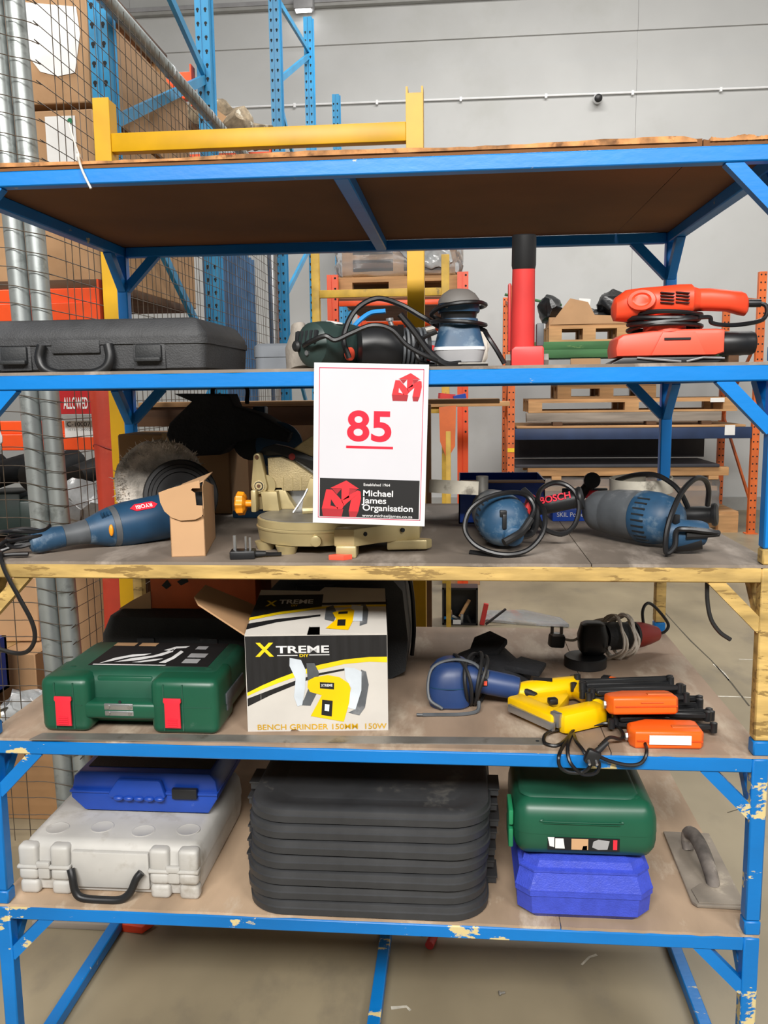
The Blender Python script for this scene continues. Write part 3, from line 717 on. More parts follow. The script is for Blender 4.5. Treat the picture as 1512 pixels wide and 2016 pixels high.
# ------------------------------------------------------------------ right background: orange rack with timber stock
t = thing('rack_frame', 'far orange slotted rack with a navy beam full of timber', 'rack', (1.74, 7.45, 0))
for (x, y, h) in ((-1.22, 0, 2.55), (1.24, 0, 2.63), (-1.22, 1.15, 2.55), (1.24, 1.15, 2.55)):
    p = obj('slotted_post', MB().bx(x-.037, x+.037, y, y+.06, 0, h, .002, 1), 'rack_orange_b', t)
    m = MB()
    for i in range(int(h/.075)):
        for dx in (-.02, .02): m.cyl((x+dx, y-.001, .05+i*.075), (x+dx, y+.001, .05+i*.075), .009, n=6)
    hh = obj('slots', m, 'hole_dark', p); hh['kind'] = 'stuff'
    obj('foot_plate', MB().bx(x-.06, x+.06, y-.02, y+.08, 0, .01), 'rack_orange_b', p)
for x in (-1.22, 1.24):
    for (a_, b_, z0, z1) in ((.05, 1.15, .3, 1.2), (1.15, .05, 1.2, 2.0), (.05, 1.15, 2.35, 2.5)): obj('brace', MB().bar((x, a_, z0), (x, b_, z1), .035, .02, (1, 0, 0)), 'rack_orange_b', t)
for y in (-.0, 1.12):
    obj('beam', MB().bx(-1.18, 1.2, y, y+.05, .985, 1.10, .003), 'rack_navy', t)
    obj('upper_beam', MB().bx(-1.18, 1.2, y, y+.05, 1.58, 1.69, .003), 'rack_navy', t)
for z in (2.06, 1.02, .68): pass
obj('yellow_tag', MB().bx(-1.255, -1.185, -.004, 0, 1.55, 1.6).bx(-1.255, -1.185, -.004, 0, .86, .9), 'yellow_label', t)
obj('white_tag', MB().bx(.93, 1.03, -.006, 0, 1.02, 1.12), 'paper', t)
def plank(label, x0, x1, y0, y1, z0, z1, mt='wood'):
    return tag(obj('timber', MB().bx(x0, x1, y0, y1, z0, z1, .004, 1), mt), label, 'timber')
plank('pale thin board lying on the navy beam of the far rack', .58, 2.88, 7.46, 8.5, 1.102, 1.125)
plank('weathered grey beam on the navy beam of the far rack', .68, 2.65, 7.5, 7.62, 1.165, 1.26, 'wood_grey')
for i, x in enumerate((.95, 1.9, 2.45)): plank(('short spacer under the left end of the grey beam', 'middle spacer under the weathered grey beam', 'spacer under the right end of the grey beam')[i], x, x+.1, 7.48, 7.64, 1.126, 1.164, 'wood_dark')
t2 = pallet('pallet', 'wide pine pallet resting on the weathered grey beam', 1.75, 7.9, 1.262, 2.1, .8, 'wood', 0, 4, hb=.10, bl=.14)
obj('white_tag', MB().bx(.78, .92, -.405, -.401, .09, .135), 'paper', t2)
pallet('pallet', 'smaller pine pallet topped with a blue bag on the far rack', 1.5, 7.9, 1.404, 1.0, .7, 'wood', 0, 4, hb=.1, bl=.14)
tag(obj('blue_bag', MB().ell((1.5, 7.9, 1.585), (.28, .2, .03), (0, 0, 0), 16, 8).jitter(.015, 4, 12), 'case_blue'), 'flat blue bag on the smaller pallet of the far rack', 'bag')
plank('long white edged board on the upper beams of the far rack', .58, 2.94, 7.46, 8.5, 1.692, 1.72, 'tool_white')
t = thing('green_timbers', 'long green painted beams stacked on the far rack', 'timber', (1.75, 7.6, 1.721))
for sxx in (-.95, .0, .95): obj('spacer', MB().bx(sxx, sxx+.1, -.08, .5, 0, .10), 'wood_dark', t)
obj('beam', MB().bx(-1.0, 1.12, -.08, .02, .101, .185, .003), 'wood_green', t); obj('beam', MB().bx(-1.0, 1.14, -.06, .02, .187, .265, .003), 'wood_green', t); obj('beam', MB().bx(-1.0, 1.12, .06, .5, .101, .265, .003), 'wood_green', t)
carton('flat brown carton with a white mark under the green beams', 1.12, 1.42, 7.47, 7.51, 1.721, 1.81, 'carton', tape=False)
pallet('pallet', 'pine pallet with black bags on the green beams', 1.32, 7.9, 1.988, .82, .6, 'wood', 0, 5, hb=.13, bl=.13)
t = thing('rubbish_carton', 'torn brown carton with black bags on the pallet above the green beams', 'box', (1.32, 7.85, 2.165))
obj('carton', MB().prism([(-.4, 0), (.4, 0), (.4, .07), (.05, .09), (-.02, .22), (-.2, .26), (-.3, .13)], (0, -.22, 0), (1, 0, 0), (0, 0, 1), .03).box((0, .05, .04), (.8, .4, .08)), 'carton', t)
for (cx, cz, rx, rz_) in ((-.36, .16, .13, .16), (.30, .2, .2, .14), (.12, .1, .25, .06)): obj('black_bag', MB().ell((cx, .05, cz), (rx, .16, rz_), (.2, cx, 0), 16, 10).jitter(.06, int(cx*10+9), 10), 'bag_black', t)
obj('paper', MB().box((-.02, .02, .24), (.12, .02, .08), (0, .1, 0)), 'paper', t)
obj('green_rod', MB().cyl((-.85, .1, .35), (-.25, .05, .22), .014, n=8), 'wood_green', t)
# below the navy beam: dark slabs
t = thing('slab_stack', 'black flat slab on a pine beam below the navy beam', 'slab', (1.7, 8.0, 0))
obj('slab', MB().bx(-1.13, .95, -.5, .35, .69, .72, .003), 'slab_black', t)
obj('pine_beam', MB().bx(-1.0, 1.05, -.48, -.38, .60, .688, .004), 'wood', t)
obj('pine_beam', MB().bx(-1.0, 1.05, .2, .3, .60, .688, .004), 'wood', t)
for x in (-.75, .1, .85): obj('spacer', MB().bx(x, x+.1, -.48, .3, .56, .599), 'wood', t)
t2 = tag(obj('grey_board', MB().bx(.58, 2.72, 8.35, 8.38, .73, 1.05), 'slab_black'), 'dark grey board leaning upright behind the black slab', 'board')
pallet('pallet', 'pine pallet at floor level under the film wrapped stock', 1.9, 7.95, 0, 1.95, .8, 'wood', 0, 5, hb=.18, bl=.2)
t = thing('wrapped_load', 'film wrapped timber stock on the floor pallet of the far rack', 'wrap', (1.75, 7.95, .24))
obj('goods', MB().bx(-1.0, .85, -.38, .38, 0, .32, .01), 'carton_b', t); obj('film', MB().box((-.05, 0, .175), (1.95, .82, .335), None, .02, 2).grid(9).jitter(.018, 6, 14), 'film', t)
obj('wood_strip', MB().bx(-.98, .9, -.40, -.385, .20, .25), 'wood', t)
# ================================================================== shelf 2
# ---- big black case at left
t = thing('tool_case', 'wide black plastic tool case with fold down handle on the second shelf', 'case', (-.717, .20, Z2))
w, d = .455, .34
obj('body', rcase(w, d, .02, [(0, .012), (.006, .004), (.05, 0), (.052, 0)]), 'case_black', t)
obj('seam_band', rcase(w+.006, d+.006, .022, [(.0522, 0), (.064, 0)]), 'case_black', t)
obj('lid', rcase(w, d, .02, [(.0642, 0), (.072, 0), (.098, .02), (.103, .03)]), 'case_black', t)
def lt(x0, x1, z0, z1):
    p = obj('latch', MB().bx(x0, x1, -.178, -.168, z0, z1, .003), 'case_dark', t); obj('latch_lip', MB().bx(x0, x1, -.186, -.176, z0, z0+.008, .002), 'case_dark', p)
    obj('latch_recess', MB().bx(x0-.006, x1+.006, -.171, -.166, .004, z1+.004, .002), 'case_black', t)
lt(.091, .143, .018, .05); lt(-.180, -.127, .016, .05)
hp = [(x-.055, y, z) for x, y, z in [(-.039, -.178, .052), (-.044, -.181, .026), (-.03, -.184, .004), (.01, -.186, -.006), (.058, -.186, -.005), (.088, -.184, .006), (.098, -.181, .026), (.094, -.178, .052)]]
obj('handle', MB().tube(hp, .0095, 10), 'plastic_black', t)
obj('handle_base', MB().bx(-.077, .02, -.175, -.166, .036, .062, .002), 'case_black', t)
# ---- grey flat case behind
t = thing('flat_case', 'flat grey plastic case lying behind the green grinder', 'case', (-.25, .40, Z2))
obj('body', rcase(.42, .2, .02, [(0, .006), (.004, 0), (.034, 0)]), 'case_grey', t); obj('lid', rcase(.424, .204, .022, [(.0342, 0), (.058, 0), (.064, .008)]), 'case_grey', t)
obj('latch', MB().bx(-.04, .0, -.108, -.1, .022, .05, .003), 'case_dark', t)
# ---- dark green grinder facing the camera
t = thing('angle_grinder', 'dark green angle grinder with grey cup wheel beside the black case', 'grinder', (-.292, .07, Z2+.047), (R(0), 0, R(-38)))
ax = V((0, 1, 0))
obj('rear_cap', MB().lathe([(-.012, .012), (-.008, .03), (.004, .043), (.03, .0465), (.05, .047)], (0, 0, 0), ax, 28), 'tool_green', t)
obj('body', MB().lathe([(.0505, .046), (.1, .045), (.14, .04), (.17, .03)], (0, 0, 0), ax, 28), 'tool_green', t)
sl = None
for i in range(6):
    xv = -.036+.0125*i; obj('vent', MB().box((xv, (-.0085 if abs(xv) < .03 else -.001)+.0, .014), (.0045, .010, .026), (0, .12, 0), .002), 'hole_dark', t)
obj('screw', MB().cyl((.004, -.014, -.016), (.004, -.009, -.016), .005), 'metal', t); obj('gland', MB().lathe([(0, .011), (.01, .011), (.014, .007)], (-.024, -.006, -.002), (0, -1, 0), 14), 'rubber', t)
obj('rating_label', MB().box((.012, .055, .0445), (.03, .016, .003), (R(0), R(10), 0)), 'paper', t)
obj('lock_button', MB().lathe([(0, .013), (.006, .013), (.008, .008)], (.045, .06, -.018), (1, .1, 0), 16), 'tool_salmon', t)
obj('gear_head', MB().box((0, .19, 0), (.05, .05, .06), None, .012), 'tool_gear', t)
t2 = thing('cup_wheel', 'grey stone cup wheel standing behind the green grinder', 'wheel', (-.335, .2, Z2), (R(-12), 0, R(20)))
obj('stone', MB().lathe([(0, .05), (.05, .05), (.08, .03), (.098, .024), (.1, .018)], (0, 0, 0), (0, 0, 1), 26, .6), 'stone', t2)
# ---- second tool: black ribbed motor
t = thing('drill_motor', 'black ribbed power tool body lying in tangled cables', 'power tool', (-.205, .11, Z2+.042), (0, 0, R(8)))
obj('housing', MB().lathe([(0, .03), (.006, .04), (.03, .044), (.08, .043), (.085, .040)], (0, 0, 0), (1, .1, 0), 26), 'plastic_black', t)
for i in range(6): obj('cooling_rib', MB().lathe([(0, .039), (.0045, .039)], (.087+i*.0085, .009, 0), (1, .1, 0), 24), 'tool_gear', t)
obj('core', MB().lathe([(0, .032), (.06, .03)], (.085, .009, 0), (1, .1, 0), 20), 'plastic_black', t)
obj('lever', MB().bar((.085, -.03, .04), (.09, .01, -.03), .012, .008), 'plastic_black', t)
t = thing('pipe_wrench', 'grey metal clamp with a T handle lying behind the black power tool', 'clamp', (-.14, .27, Z2), (0, 0, R(10)))
obj('jaw', MB().tube([(-.03, 0, .068), (.02, 0, .072), (.06, 0, .082), (.085, 0, .088)], .009, 8), 'metal_dull', t); obj('screw_handle', MB().cyl((0, 0, .075), (-.012, 0, .105), .005).lathe([(0, .008), (.006, .008)], (-.012, 0, .105), (-.1, 0, 1), 12), 'metal', t)
obj('stand', MB().bx(-.04, .06, -.02, .02, 0, .062, .004), 'metal_dull', t)
t = tag(obj('red_block', MB().bx(-.262, -.212, .25, .298, Z2, Z2+.046, .004), 'maroon'), 'small dark red block between the two power tools', 'block')
t = tag(obj('cable_coil', MB().tube(coil((.005, .36, Z2+.05), (.3, 1, .2), .05, 3.5, .006, jit=.004), .0055, 7, 2), 'cable_grey'), 'grey coiled cable standing behind the blue sander', 'cable')
# cables
zz = Z2
cable('mains_cable', [(-.302, .058, zz+.045), (-.285, .03, zz+.05), (-.255, .02, zz+.06), (-.235, .02, zz+.052), (-.205, .02, zz+.064), (-.165, .02, zz+.078), (-.13, .025, zz+.07), (-.1, .03, zz+.04), (-.06, .04, zz+.018), (-.025, .06, zz+.006)], 'cable_black', None, .005, label='thick black cable running from the green grinder along the shelf')
cable('mains_cable', [(-.215, .06, zz+.02), (-.225, .06, zz+.06), (-.205, .08, zz+.11), (-.165, .1, zz+.135), (-.12, .12, zz+.125), (-.075, .13, zz+.10), (-.03, .14, zz+.075), (.0, .16, zz+.06)], 'cable_black', None, .0055, label='black cable arching high over the power tools')
cable('air_hose', [(-.24, .22, zz+.05), (-.225, .2, zz+.085), (-.19, .2, zz+.115), (-.155, .2, zz+.12)], 'cable_blue', None, .005, label='short blue air hose bent behind the power tools')
cable('mains_cable', [(-.115, .05, zz+.1), (-.09, .05, zz+.07), (-.06, .05, zz+.03), (-.03, .05, zz+.006), (-.0, .06, zz+.006)], 'cable_black', None, .0065, label='stiff black cable end leaning beside the blue sander')

# ---- orbital sander
t = thing('orbital_sander', 'blue grey palm sander with black cable wound round its waist', 'sander', (-.004, .11, Z2), (0, 0, R(4)))
t.scale = (1, 1, .89)
def rect_stack(prof, n=5):
    return MB().loft([rr(w_, d_, r_, z_, n) for z_, w_, d_, r_ in prof])
obj('sanding_plate', rect_stack([(0, .105, .11, .004), (.005, .105, .11, .004)]), 'plastic_black', t)
obj('paper_clamp', MB().bx(-.05, .052, -.058, -.045, .005, .009, .001), 'metal_dull', t)
obj('skirt', rect_stack([(.0085, .078, .09, .02), (.011, .086, .1, .022), (.034, .096, .11, .024), (.036, .096, .11, .024)]), 'tool_grey', t)
obj('stripe', rect_stack([(.0362, .099, .112, .024), (.043, .099, .112, .024)]), 'tool_white', t)
obj('body', rect_stack([(.0432, .096, .11, .024), (.056, .09, .104, .024), (.085, .078, .09, .026), (.104, .072, .084, .028)]), 'tool_blue', t)
obj('neck', rect_stack([(.1042, .066, .07, .026), (.118, .07, .074, .026)]), 'plastic_black', t)
obj('collar', rect_stack([(.1182, .078, .088, .03), (.122, .08, .09, .032), (.134, .078, .092, .032), (.1365, .078, .092, .032)]), 'tool_blue_deep', t)
obj('palm_cap', rect_stack([(.1367, .080, .094, .032), (.146, .078, .092, .034), (.158, .064, .076, .032), (.167, .04, .05, .02), (.169, .02, .024, .01)]), 'cap_grey', t)
obj('screw', MB().cyl((-.026, -.046, .127), (-.026, -.0435, .127), .003), 'metal', t)
obj('wound_cable', MB().tube([V((.052*math.cos(a*1.0)*(1+.06*math.sin(3*a)), .058*math.sin(a), .078+.012*math.sin(a*.7)+.004*a)) for a in [i*.35 for i in range(42)]], .0048, 7, 2)
    .tube([(.05, -.02, .075), (.056, -.035, .06), (.07, -.04, .035), (.085, -.04, .006)], .0048, 7), 'cable_black', t)
obj('cable_tail', MB().tube([(-.045, -.05, .075), (-.075, -.045, .06), (-.085, -.04, .035), (-.075, -.045, .012), (-.045, -.055, .004)], .0048, 7), 'cable_black', t)
t = tag(obj('dust_port', MB().lathe([(0, .016), (.03, .016), (.034, .012)], (-.068, .15, Z2+.03), (.3, -1, 0), 16), 'tool_red'), 'round red cap peeping out left of the blue sander', 'cap')

# ---- red stand tube
t = thing('drill_stand', 'red upright tube with black socket on a red bracket foot', 'tool stand', (.128, .105, Z2))
obj('foot', MB().prism([(-.031, 0), (.031, 0), (.031, .034), (.028, .038), (-.024, .038), (-.031, .032)], (0, .03, 0), (1, 0, 0), (0, 0, 1), .055, .003), 'tool_red', t)
for sx in (-1, 1): obj('bolt', MB().cyl((sx*.032, 0, .012), (sx*.041, 0, .012), .0135, n=6), 'metal_dull', t)
obj('column', MB().lathe([(.034, .0235), (.19, .0215), (.191, .0205)], (-.008, .012, 0), (0, -.10, 1), 26), 'tool_red', t)
m = MB().lathe([(.185, .0218), (.192, .0232), (.246, .0228), (.248, .021), (.247, .018), (.2, .017), (.19, .001)], (-.008, .012, 0), (0, -.10, 1), 26)
obj('socket', m, 'plastic_black', t)
obj('back_plate', MB().bx(-.036, -.03, .01, .03, .03, .16, .002), 'tool_red', t)
obj('switch', MB().bx(.018, .032, -.004, .018, .039, .082, .002), 'tool_gear', t)

# ---- orange half sheet sander
t = thing('sheet_sander', 'orange red half sheet sander with black cable wound round its neck', 'sander', (.39, .115, Z2))
# base
obj('base_plate', MB().prism([(-.112, 0), (.085, 0), (.1, .008), (.095, .013), (-.085, .013)], (0, -.05, 0), (1, 0, 0), (0, 0, 1), -.1, .002), 'plastic_black', t)
for (a_, b_) in (((-.06, -.052, .012), (.02, -.056, .004)), ((.03, -.055, .004), (.06, -.055, .011)), ((.06, -.055, .011), (.1, -.05, .009))): obj('paper_clip', MB().cyl(a_, b_, .002, n=6), 'metal', t)
sh = [(-.098, .014), (.085, .0145), (.101, .02), (.101, .062), (.085, .064), (.02, .064), (-.03, .062), (-.085, .056), (-.096, .048), (-.1, .03)]
obj('shroud', MB().prism(sh, (0, .05, 0), (1, 0, 0), (0, 0, 1), .1, .008), 'tool_salmon', t)
obj('shroud_panel', MB().prism([(-.03, .0), (.07, .0), (.05, .042), (-.01, .042)], (-.005, -.052, .016), (1, 0, 0), (0, 0, 1), .004, .0015), 'tool_salmon', t)
obj('vent', MB().bx(-.012, .036, -.0585, -.0555, .044, .048), 'hole_dark', t)
obj('dust_outlet', MB().lathe([(0, .02), (.005, .0225), (.06, .0225), (.066, .02), (.067, .014)], (.099, -.01, .038), (1, 0, 0), 24), 'plastic_black', t)
# neck with cable wraps
obj('neck', MB().lathe([(.06, .05), (.092, .047)], (.0, 0, 0), (0, 0, 1), 22, .8), 'tool_salmon', t)
obj('cable_wrap', MB().tube([V((.066*math.cos(a)+.006*math.sin(a*2.3)-.004, .056*math.sin(a), .066+.0012*a+.003*math.sin(a*1.7))) for a in [i*.4 for i in range(72)]], .0046, 7, 2), 'cable_black', t)
# upper motor housing profile (x,z) as loft of ellipse like sections along x
secs = [(-.100, .104, .012, .010), (-.095, .106, .026, .022), (-.075, .112, .036, .030), (-.05, .115, .040, .030), (-.015, .116, .042, .031), (.02, .118, .043, .032), (.044, .120, .04, .030), (.05, .121, .030, .024), (.06, .121, .026, .021)]
def ellsecs(S_, n=20, p=.75):
    return MB().loft([[V((x, ry*math.copysign(abs(math.cos(a))**p, math.cos(a)), z+rz*math.copysign(abs(math.sin(a))**p, math.sin(a)))) for a in [2*math.pi*j/n for j in range(n)]] for x, z, ry, rz in S_])
obj('motor_housing', ellsecs(secs), 'tool_orange_red', t)
obj('handle', ellsecs([(.052, .121, .026, .021), (.08, .121, .023, .021), (.115, .118, .022, .020), (.138, .113, .022, .022), (.147, .110, .019, .021), (.152, .109, .012, .014)]), 'tool_orange_red', t)
obj('front_knob', MB().lathe([(0, .024), (.008, .027), (.014, .025), (.015, .018), (.012, .014)], (-.05, -.032, .117), (-.25, -1, .15), 24, .75), 'tool_orange_red', t)
for i in range(4):
    for j in range(2): obj('vent', MB().box((-.006+.028*j, -.0425, .131-.006*i), (.025, .008, .0018), (0, R(6), 0)), 'hole_dark', t)
obj('cord_sleeve', MB().cyl((.148, 0, .113), (.176, -.005, .112), .0075, n=12), 'plastic_black', t)
obj('cord', MB().tube([(.174, -.005, .112), (.184, -.01, .106), (.184, -.014, .09), (.17, -.02, .078), (.13, -.035, .071), (.1, -.045, .07), (.075, -.05, .074), (.07, -.052, .084), (.05, -.054, .084)], .0042, 8), 'cable_black', t)
# ================================================================== shelf 3
def pxy(pts, Y, root):
    """outline measured in the photograph at depth Y -> local (x, z) of a root"""
    return [(onY(u, v, Y).x-root[0], onY(u, v, Y).z-root[2]) for u, v in pts]
def at(u, v, Y, root=(0, 0, 0)): return onY(u, v, Y)-V(root)

# ---- polisher
rt_ = V((-.885, .068, Z3+.026))
t = thing('polisher', 'long blue rotary polisher with red label lying beside the small carton', 'polisher', rt_)
axp = V((.76, .65, .095)).normalized()
def along(prof, mt, name, sq=1., n=22, par=None):
    return obj(name, MB().lathe(prof, (0, 0, 0), axp, n, sq), mt, par or t)
along([(-.004, .012), (0, .02), (.012, .0245), (.05, .0235), (.065, .0225)], 'tool_blue', 'tail_grip', 1.0)
along([(.0655, .0225), (.09, .0235), (.115, .027)], 'tool_gear', 'soft_grip')
obj('body', MB().lathe([(.1155, .027), (.13, .032), (.15, .039), (.165, .043)], (0, 0, 0), axp, 24), 'tool_blue', t)
along([(.1655, .0435), (.178, .0455)], 'tool_gear', 'band')
along([(.1785, .0455), (.2, .049), (.285, .051), (.30, .047)], 'tool_blue_deep', 'motor_housing', n=28)
along([(.3005, .042), (.315, .036), (.33, .03)], 'tool_gear', 'gear_case')
xx, yy, zz_ = frame(axp)
def surf(h, ang, r): return axp*h+(xx*math.cos(ang)+yy*math.sin(ang))*r
side = V((0, 0, 1)); sd = axp.cross(V((0, 0, 1))).normalized()  # toward camera
for i in range(4):
    c_ = axp*(.142+.006*i)+sd*.024+V((0, 0, .03))
    obj('vent', MB().bar(c_+sd*.006, c_-sd*.006+V((0, 0, .006)), .003, .006), 'tool_blue_deep', t)
obj('switch', MB().ell(axp*.155+sd*.0405, (.005, .006, .013), (0, 0, .7), 12, 8), 'knob_orange', t)
lo = axp*.232+sd*.0342+V((0, 0, .0368)); lu = -axp; lv = -(V((0, 0, .72))-sd*.69).normalized(); lv = (lv-lu*lv.dot(lu)).normalized()
lab = obj('name_plate', MB().prism([(-.03, 0), (-.02, .009), (.02, .009), (.032, 0), (.02, -.009), (-.02, -.009)], lo, lu, lv, .0012), 'latch_red', t)
nn_ = lu.cross(lv)
text('RYOBI', 'white_ink', t, .0135, lo-lu*.018-lv*.0045+nn_*.0016, lu, lv, .036, .02, 'lettering', .0003)
obj('cord_sleeve', MB().lathe([(0, .008), (.03, .0065)], (0, 0, 0), (-.95, -.35, -.15), 12), 'rubber', t)
def W(*p): return V(p)-rt_
obj('cord_bundle', MB().tube([W(-.905+.042*math.cos(a)+.01*math.sin(a*.7), .085+.035*math.sin(a), Z3+.012+.0022*a+.003*math.sin(2.3*a)) for a in [i*.45 for i in range(44)]], .0042, 7, 2), 'cable_black', t)
obj('cord', MB().tube([W(-.91, .06, Z3+.022), W(-.94, .05, Z3+.012), W(-.945, .045, Z3+.01), W(-.95, .06, Z3+.012), W(-.945, .10, Z3+.02), W(-.92, .11, Z3+.03), W(-.93, .075, Z3+.034), W(-.945, .04, Z3+.02), W(-.95, .02, Z3+.008), W(-.90, .03, Z3+.008), W(-.875, .035, Z3+.008)], .0042, 8), 'cable_black', t)
cable('hanging_cable', [(-.93, .03, Z3+.012), (-.915, .0, Z3+.01), (-.90, -.012, Z3-.02), (-.875, -.014, Z3-.07), (-.853, -.012, Z3-.12), (-.85, -.01, Z3-.155), (-.865, -.008, Z3-.18), (-.89, -.006, Z3-.188), (-.93, -.004, Z3-.18), (-.97, 0, Z3-.165)], 'cable_black', None, .0045, label='black cable hanging in a loop from the yellow rail at left')
# ---- wool bonnet on black pad
t = thing('polishing_bonnet', 'grey wool polishing bonnet standing upright behind the polisher', 'polishing pad', (-.722, .40, Z3+.11), (0, 0, 0))
nx = V((.38, -.9, .12)).normalized()
obj('wool', MB().lathe([(-.02, .06), (-.022, .09), (-.012, .106), (.004, .108), (.018, .1), (.022, .08), (.018, .06)], (0, 0, 0), nx, 40).jitter(.006, 3, 45), 'wool', t)
m = MB(); xw, yw, zw = frame(nx)
for i in range(900):
    a = rnd.uniform(0, 6.283); rr_ = rnd.uniform(.075, .108); q = xw*math.cos(a)+yw*math.sin(a)
    b = q*rr_+nx*(rnd.uniform(-.01, .02) if rr_ > .1 else .018)
    dirn = (q*rnd.uniform(.3, 1)+nx*rnd.uniform(.2, .9)+V((rnd.uniform(-.6, .6), rnd.uniform(-.6, .6), rnd.uniform(-.6, .6)))).normalized()
    s_ = dirn.cross(V((rnd.random(), rnd.random(), rnd.random()))).normalized()*.0022
    m.faces([[b-s_, b+s_, b+dirn*rnd.uniform(.008, .016)]])
o = obj('fleece', m, 'wool_tip', t); o['kind'] = 'stuff'
t = thing('backing_pad', 'black rubber backing pad with concentric ridges behind the small carton', 'rubber pad', (-.655, .345, Z3+.088))
obj('disc', MB().lathe([(-.016, .084), (.0, .087), (.006, .084), (.007, .076), (.004, .074), (.004, .068), (.008, .066), (.008, .058), (.004, .056), (.004, .04), (.0, .03)], (0, 0, 0), nx, 44), 'rubber', t)
obj('hub', MB().lathe([(0, .03), (.012, .028), (.02, .012)], (0, 0, 0), nx, 20), 'rubber', t)
# ---- small carton
t = thing('small_carton', 'small open brown cardboard box standing left of the mitre saw', 'box', (-.5485, .0565, Z3), R(11))
k_ = .0016
m = MB().bx(-.034, .034, 0, k_, 0, .083).bx(-.034, -.034+k_, 0, .23, 0, .128)
obj('front_panel', MB().bx(-.034, .034, 0, k_, 0, .082), 'carton_light', t)
obj('side_panel', MB().prism([(0, 0), (.23, 0), (.23, .12), (.03, .152), (0, .142)], (.034, 0, 0), (0, 1, 0), (0, 0, 1), -k_), 'carton', t)
obj('side_panel', MB().prism([(0, 0), (.23, 0), (.23, .12), (.02, .128), (0, .12)], (-.034, 0, 0), (0, 1, 0), (0, 0, 1), k_), 'carton', t)
obj('back_panel', MB().bx(-.034, .034, .23-k_, .23, 0, .12), 'carton', t); obj('bottom', MB().bx(-.034, .034, 0, .23, 0, k_), 'carton', t)
obj('top_panel', MB().prism([(-.034, .124), (.034, .15), (.034, .152), (-.034, .126)], (0, .03, 0), (1, 0, 0), (0, 0, 1), -.19), 'carton_light', t)
fl_ = [(-.052, .058), (-.05, .038), (-.043, .02), (-.03, .007), (-.012, 0), (.018, .002), (.03, .008), (.033, .012), (.033, .03), (.021, .031), (.02, .056), (.012, .062), (.015, .066), (.03, .066), (.03, .082), (.0, .074), (-.03, .066)]
obj('flap', MB().prism(fl_, (0, -.004, .075), (1, -.08, 0), (0, -.15, 1), .0018), 'carton_light', t)
obj('inside', MB().bx(-.03, .031, .012, .014, .06, .13), 'hole_dark', t)

# ---- mitre saw
ro = V((-.31, .2, Z3))
t = thing('mitre_saw', 'champagne gold compound mitre saw with orange knob behind the lot sign', 'saw', ro)
obj('base', MB().lathe([(.016, .112), (.018, .122), (.036, .125), (.044, .126)], (0, 0, 0), (0, 0, 1), 48), 'gold_paint', t)
obj('base_rim', MB().lathe([(.0445, .1275), (.048, .128), (.050, .126)], (0, 0, 0), (0, 0, 1), 48), 'gold_paint', t)
obj('turntable', MB().lathe([(.0505, .1255), (.064, .1255), (.066, .123)], (0, 0, 0), (0, 0, 1), 48), 'gold_paint', t)
obj('table_plate', MB().lathe([(.066, .121), (.0672, .12)], (0, 0, 0), (0, 0, 1), 48), 'metal_dull', t)
obj('lock_boss', MB().lathe([(0, .011), (.012, .011), (.013, .008)], (.02, -.12, .03), (0, -1, 0), 18), 'gold_paint', t)
for (x, y) in ((-.1, -.05), (.03, .1), (-.08, .08), (-.045, -.1)): obj('foot', MB().lathe([(0, .018), (.0165, .024)], (x, y, 0), (0, 0, 1), 14), 'gold_paint', t)
# side wing of the base with hollow arch
wing = [(.06, .0), (.105, .0), (.108, .022), (.125, .026), (.17, .022), (.2, .014), (.22, .012), (.226, .020), (.226, .058), (.06, .058)]
obj('wing', MB().prism([(.06, -.146), (.1, -.15), (.145, -.105), (.225, -.052), (.225, .06), (.06, .06)], (0, 0, .022), (1, 0, 0), (0, 1, 0), .036, .003), 'gold_paint', t)
obj('wing_foot', MB().bx(.063, .104, -.152, -.1, 0, .024, .003), 'gold_paint', t)
obj('wing_foot', MB().prism([(.16, -.085), (.24, -.075), (.25, -.055), (.16, -.02)], (0, 0, .004), (1, 0, 0), (0, 1, 0), .02, .003), 'gold_paint', t)
obj('wing_foot', MB().bx(.18, .2, .0, .05, 0, .022), 'gold_paint', t)
for (x, y) in ((.118, -.128), (.19, -.0775)): obj('hole', MB().cyl((x, y, .045), (x+.003, y-.003, .045), .0045, n=12), 'hole_dark', t)
# fence
obj('fence', MB().prism([(-.04, 0), (.12, 0), (.12, .03), (.02, .03), (.015, .068), (-.02, .072), (-.035, .03)], (0, .045, .068), (1, 0, 0), (0, 0, 1), -.012, .002), 'gold_paint', t)
obj('fence_bar', MB().tube([(-.03, .0, .074), (.02, .01, .074), (.12, .012, .074)], .008, 8), 'gold_paint', t)
# pedestal and bracket
obj('pedestal', MB().prism([(-.148, .066), (-.055, .066), (-.07, .09), (-.085, .122), (-.14, .122), (-.148, .1)], (0, .07, 0), (1, 0, 0), (0, 0, 1), -.06, .006), 'gold_paint', t)
obj('pedestal_post', MB().bx(-.15, -.138, .03, .06, .066, .115, .003), 'gold_paint', t)
def tear(z0, r0_, z1, r1_, x0, x1, n=10):
    o_ = []
    for i in range(n+1): a = R(180+180*i/n); o_.append((x0+r0_*math.cos(a), z0+r0_*math.sin(a)))
    for i in range(n+1): a = R(180*i/n); o_.append((x1+r1_*math.cos(a), z1+r1_*math.sin(a)))
    return o_
obj('arm_bracket', MB().prism(tear(.122, .0185, .186, .0085, -.136, -.139), (0, .055, 0), (1, 0, 0), (0, 0, 1), -.03, .003), 'gold_paint', t)
obj('hub_ring', MB().lathe([(0, .0125), (.002, .0125)], (-.136, .0545, .122), (0, -1, 0), 24), 'gold_rough', t)
obj('hub_slots', MB().lathe([(0, .0098), (.0025, .0098)], (-.136, .0535, .122), (0, -1, 0), 20), 'hole_dark', t)
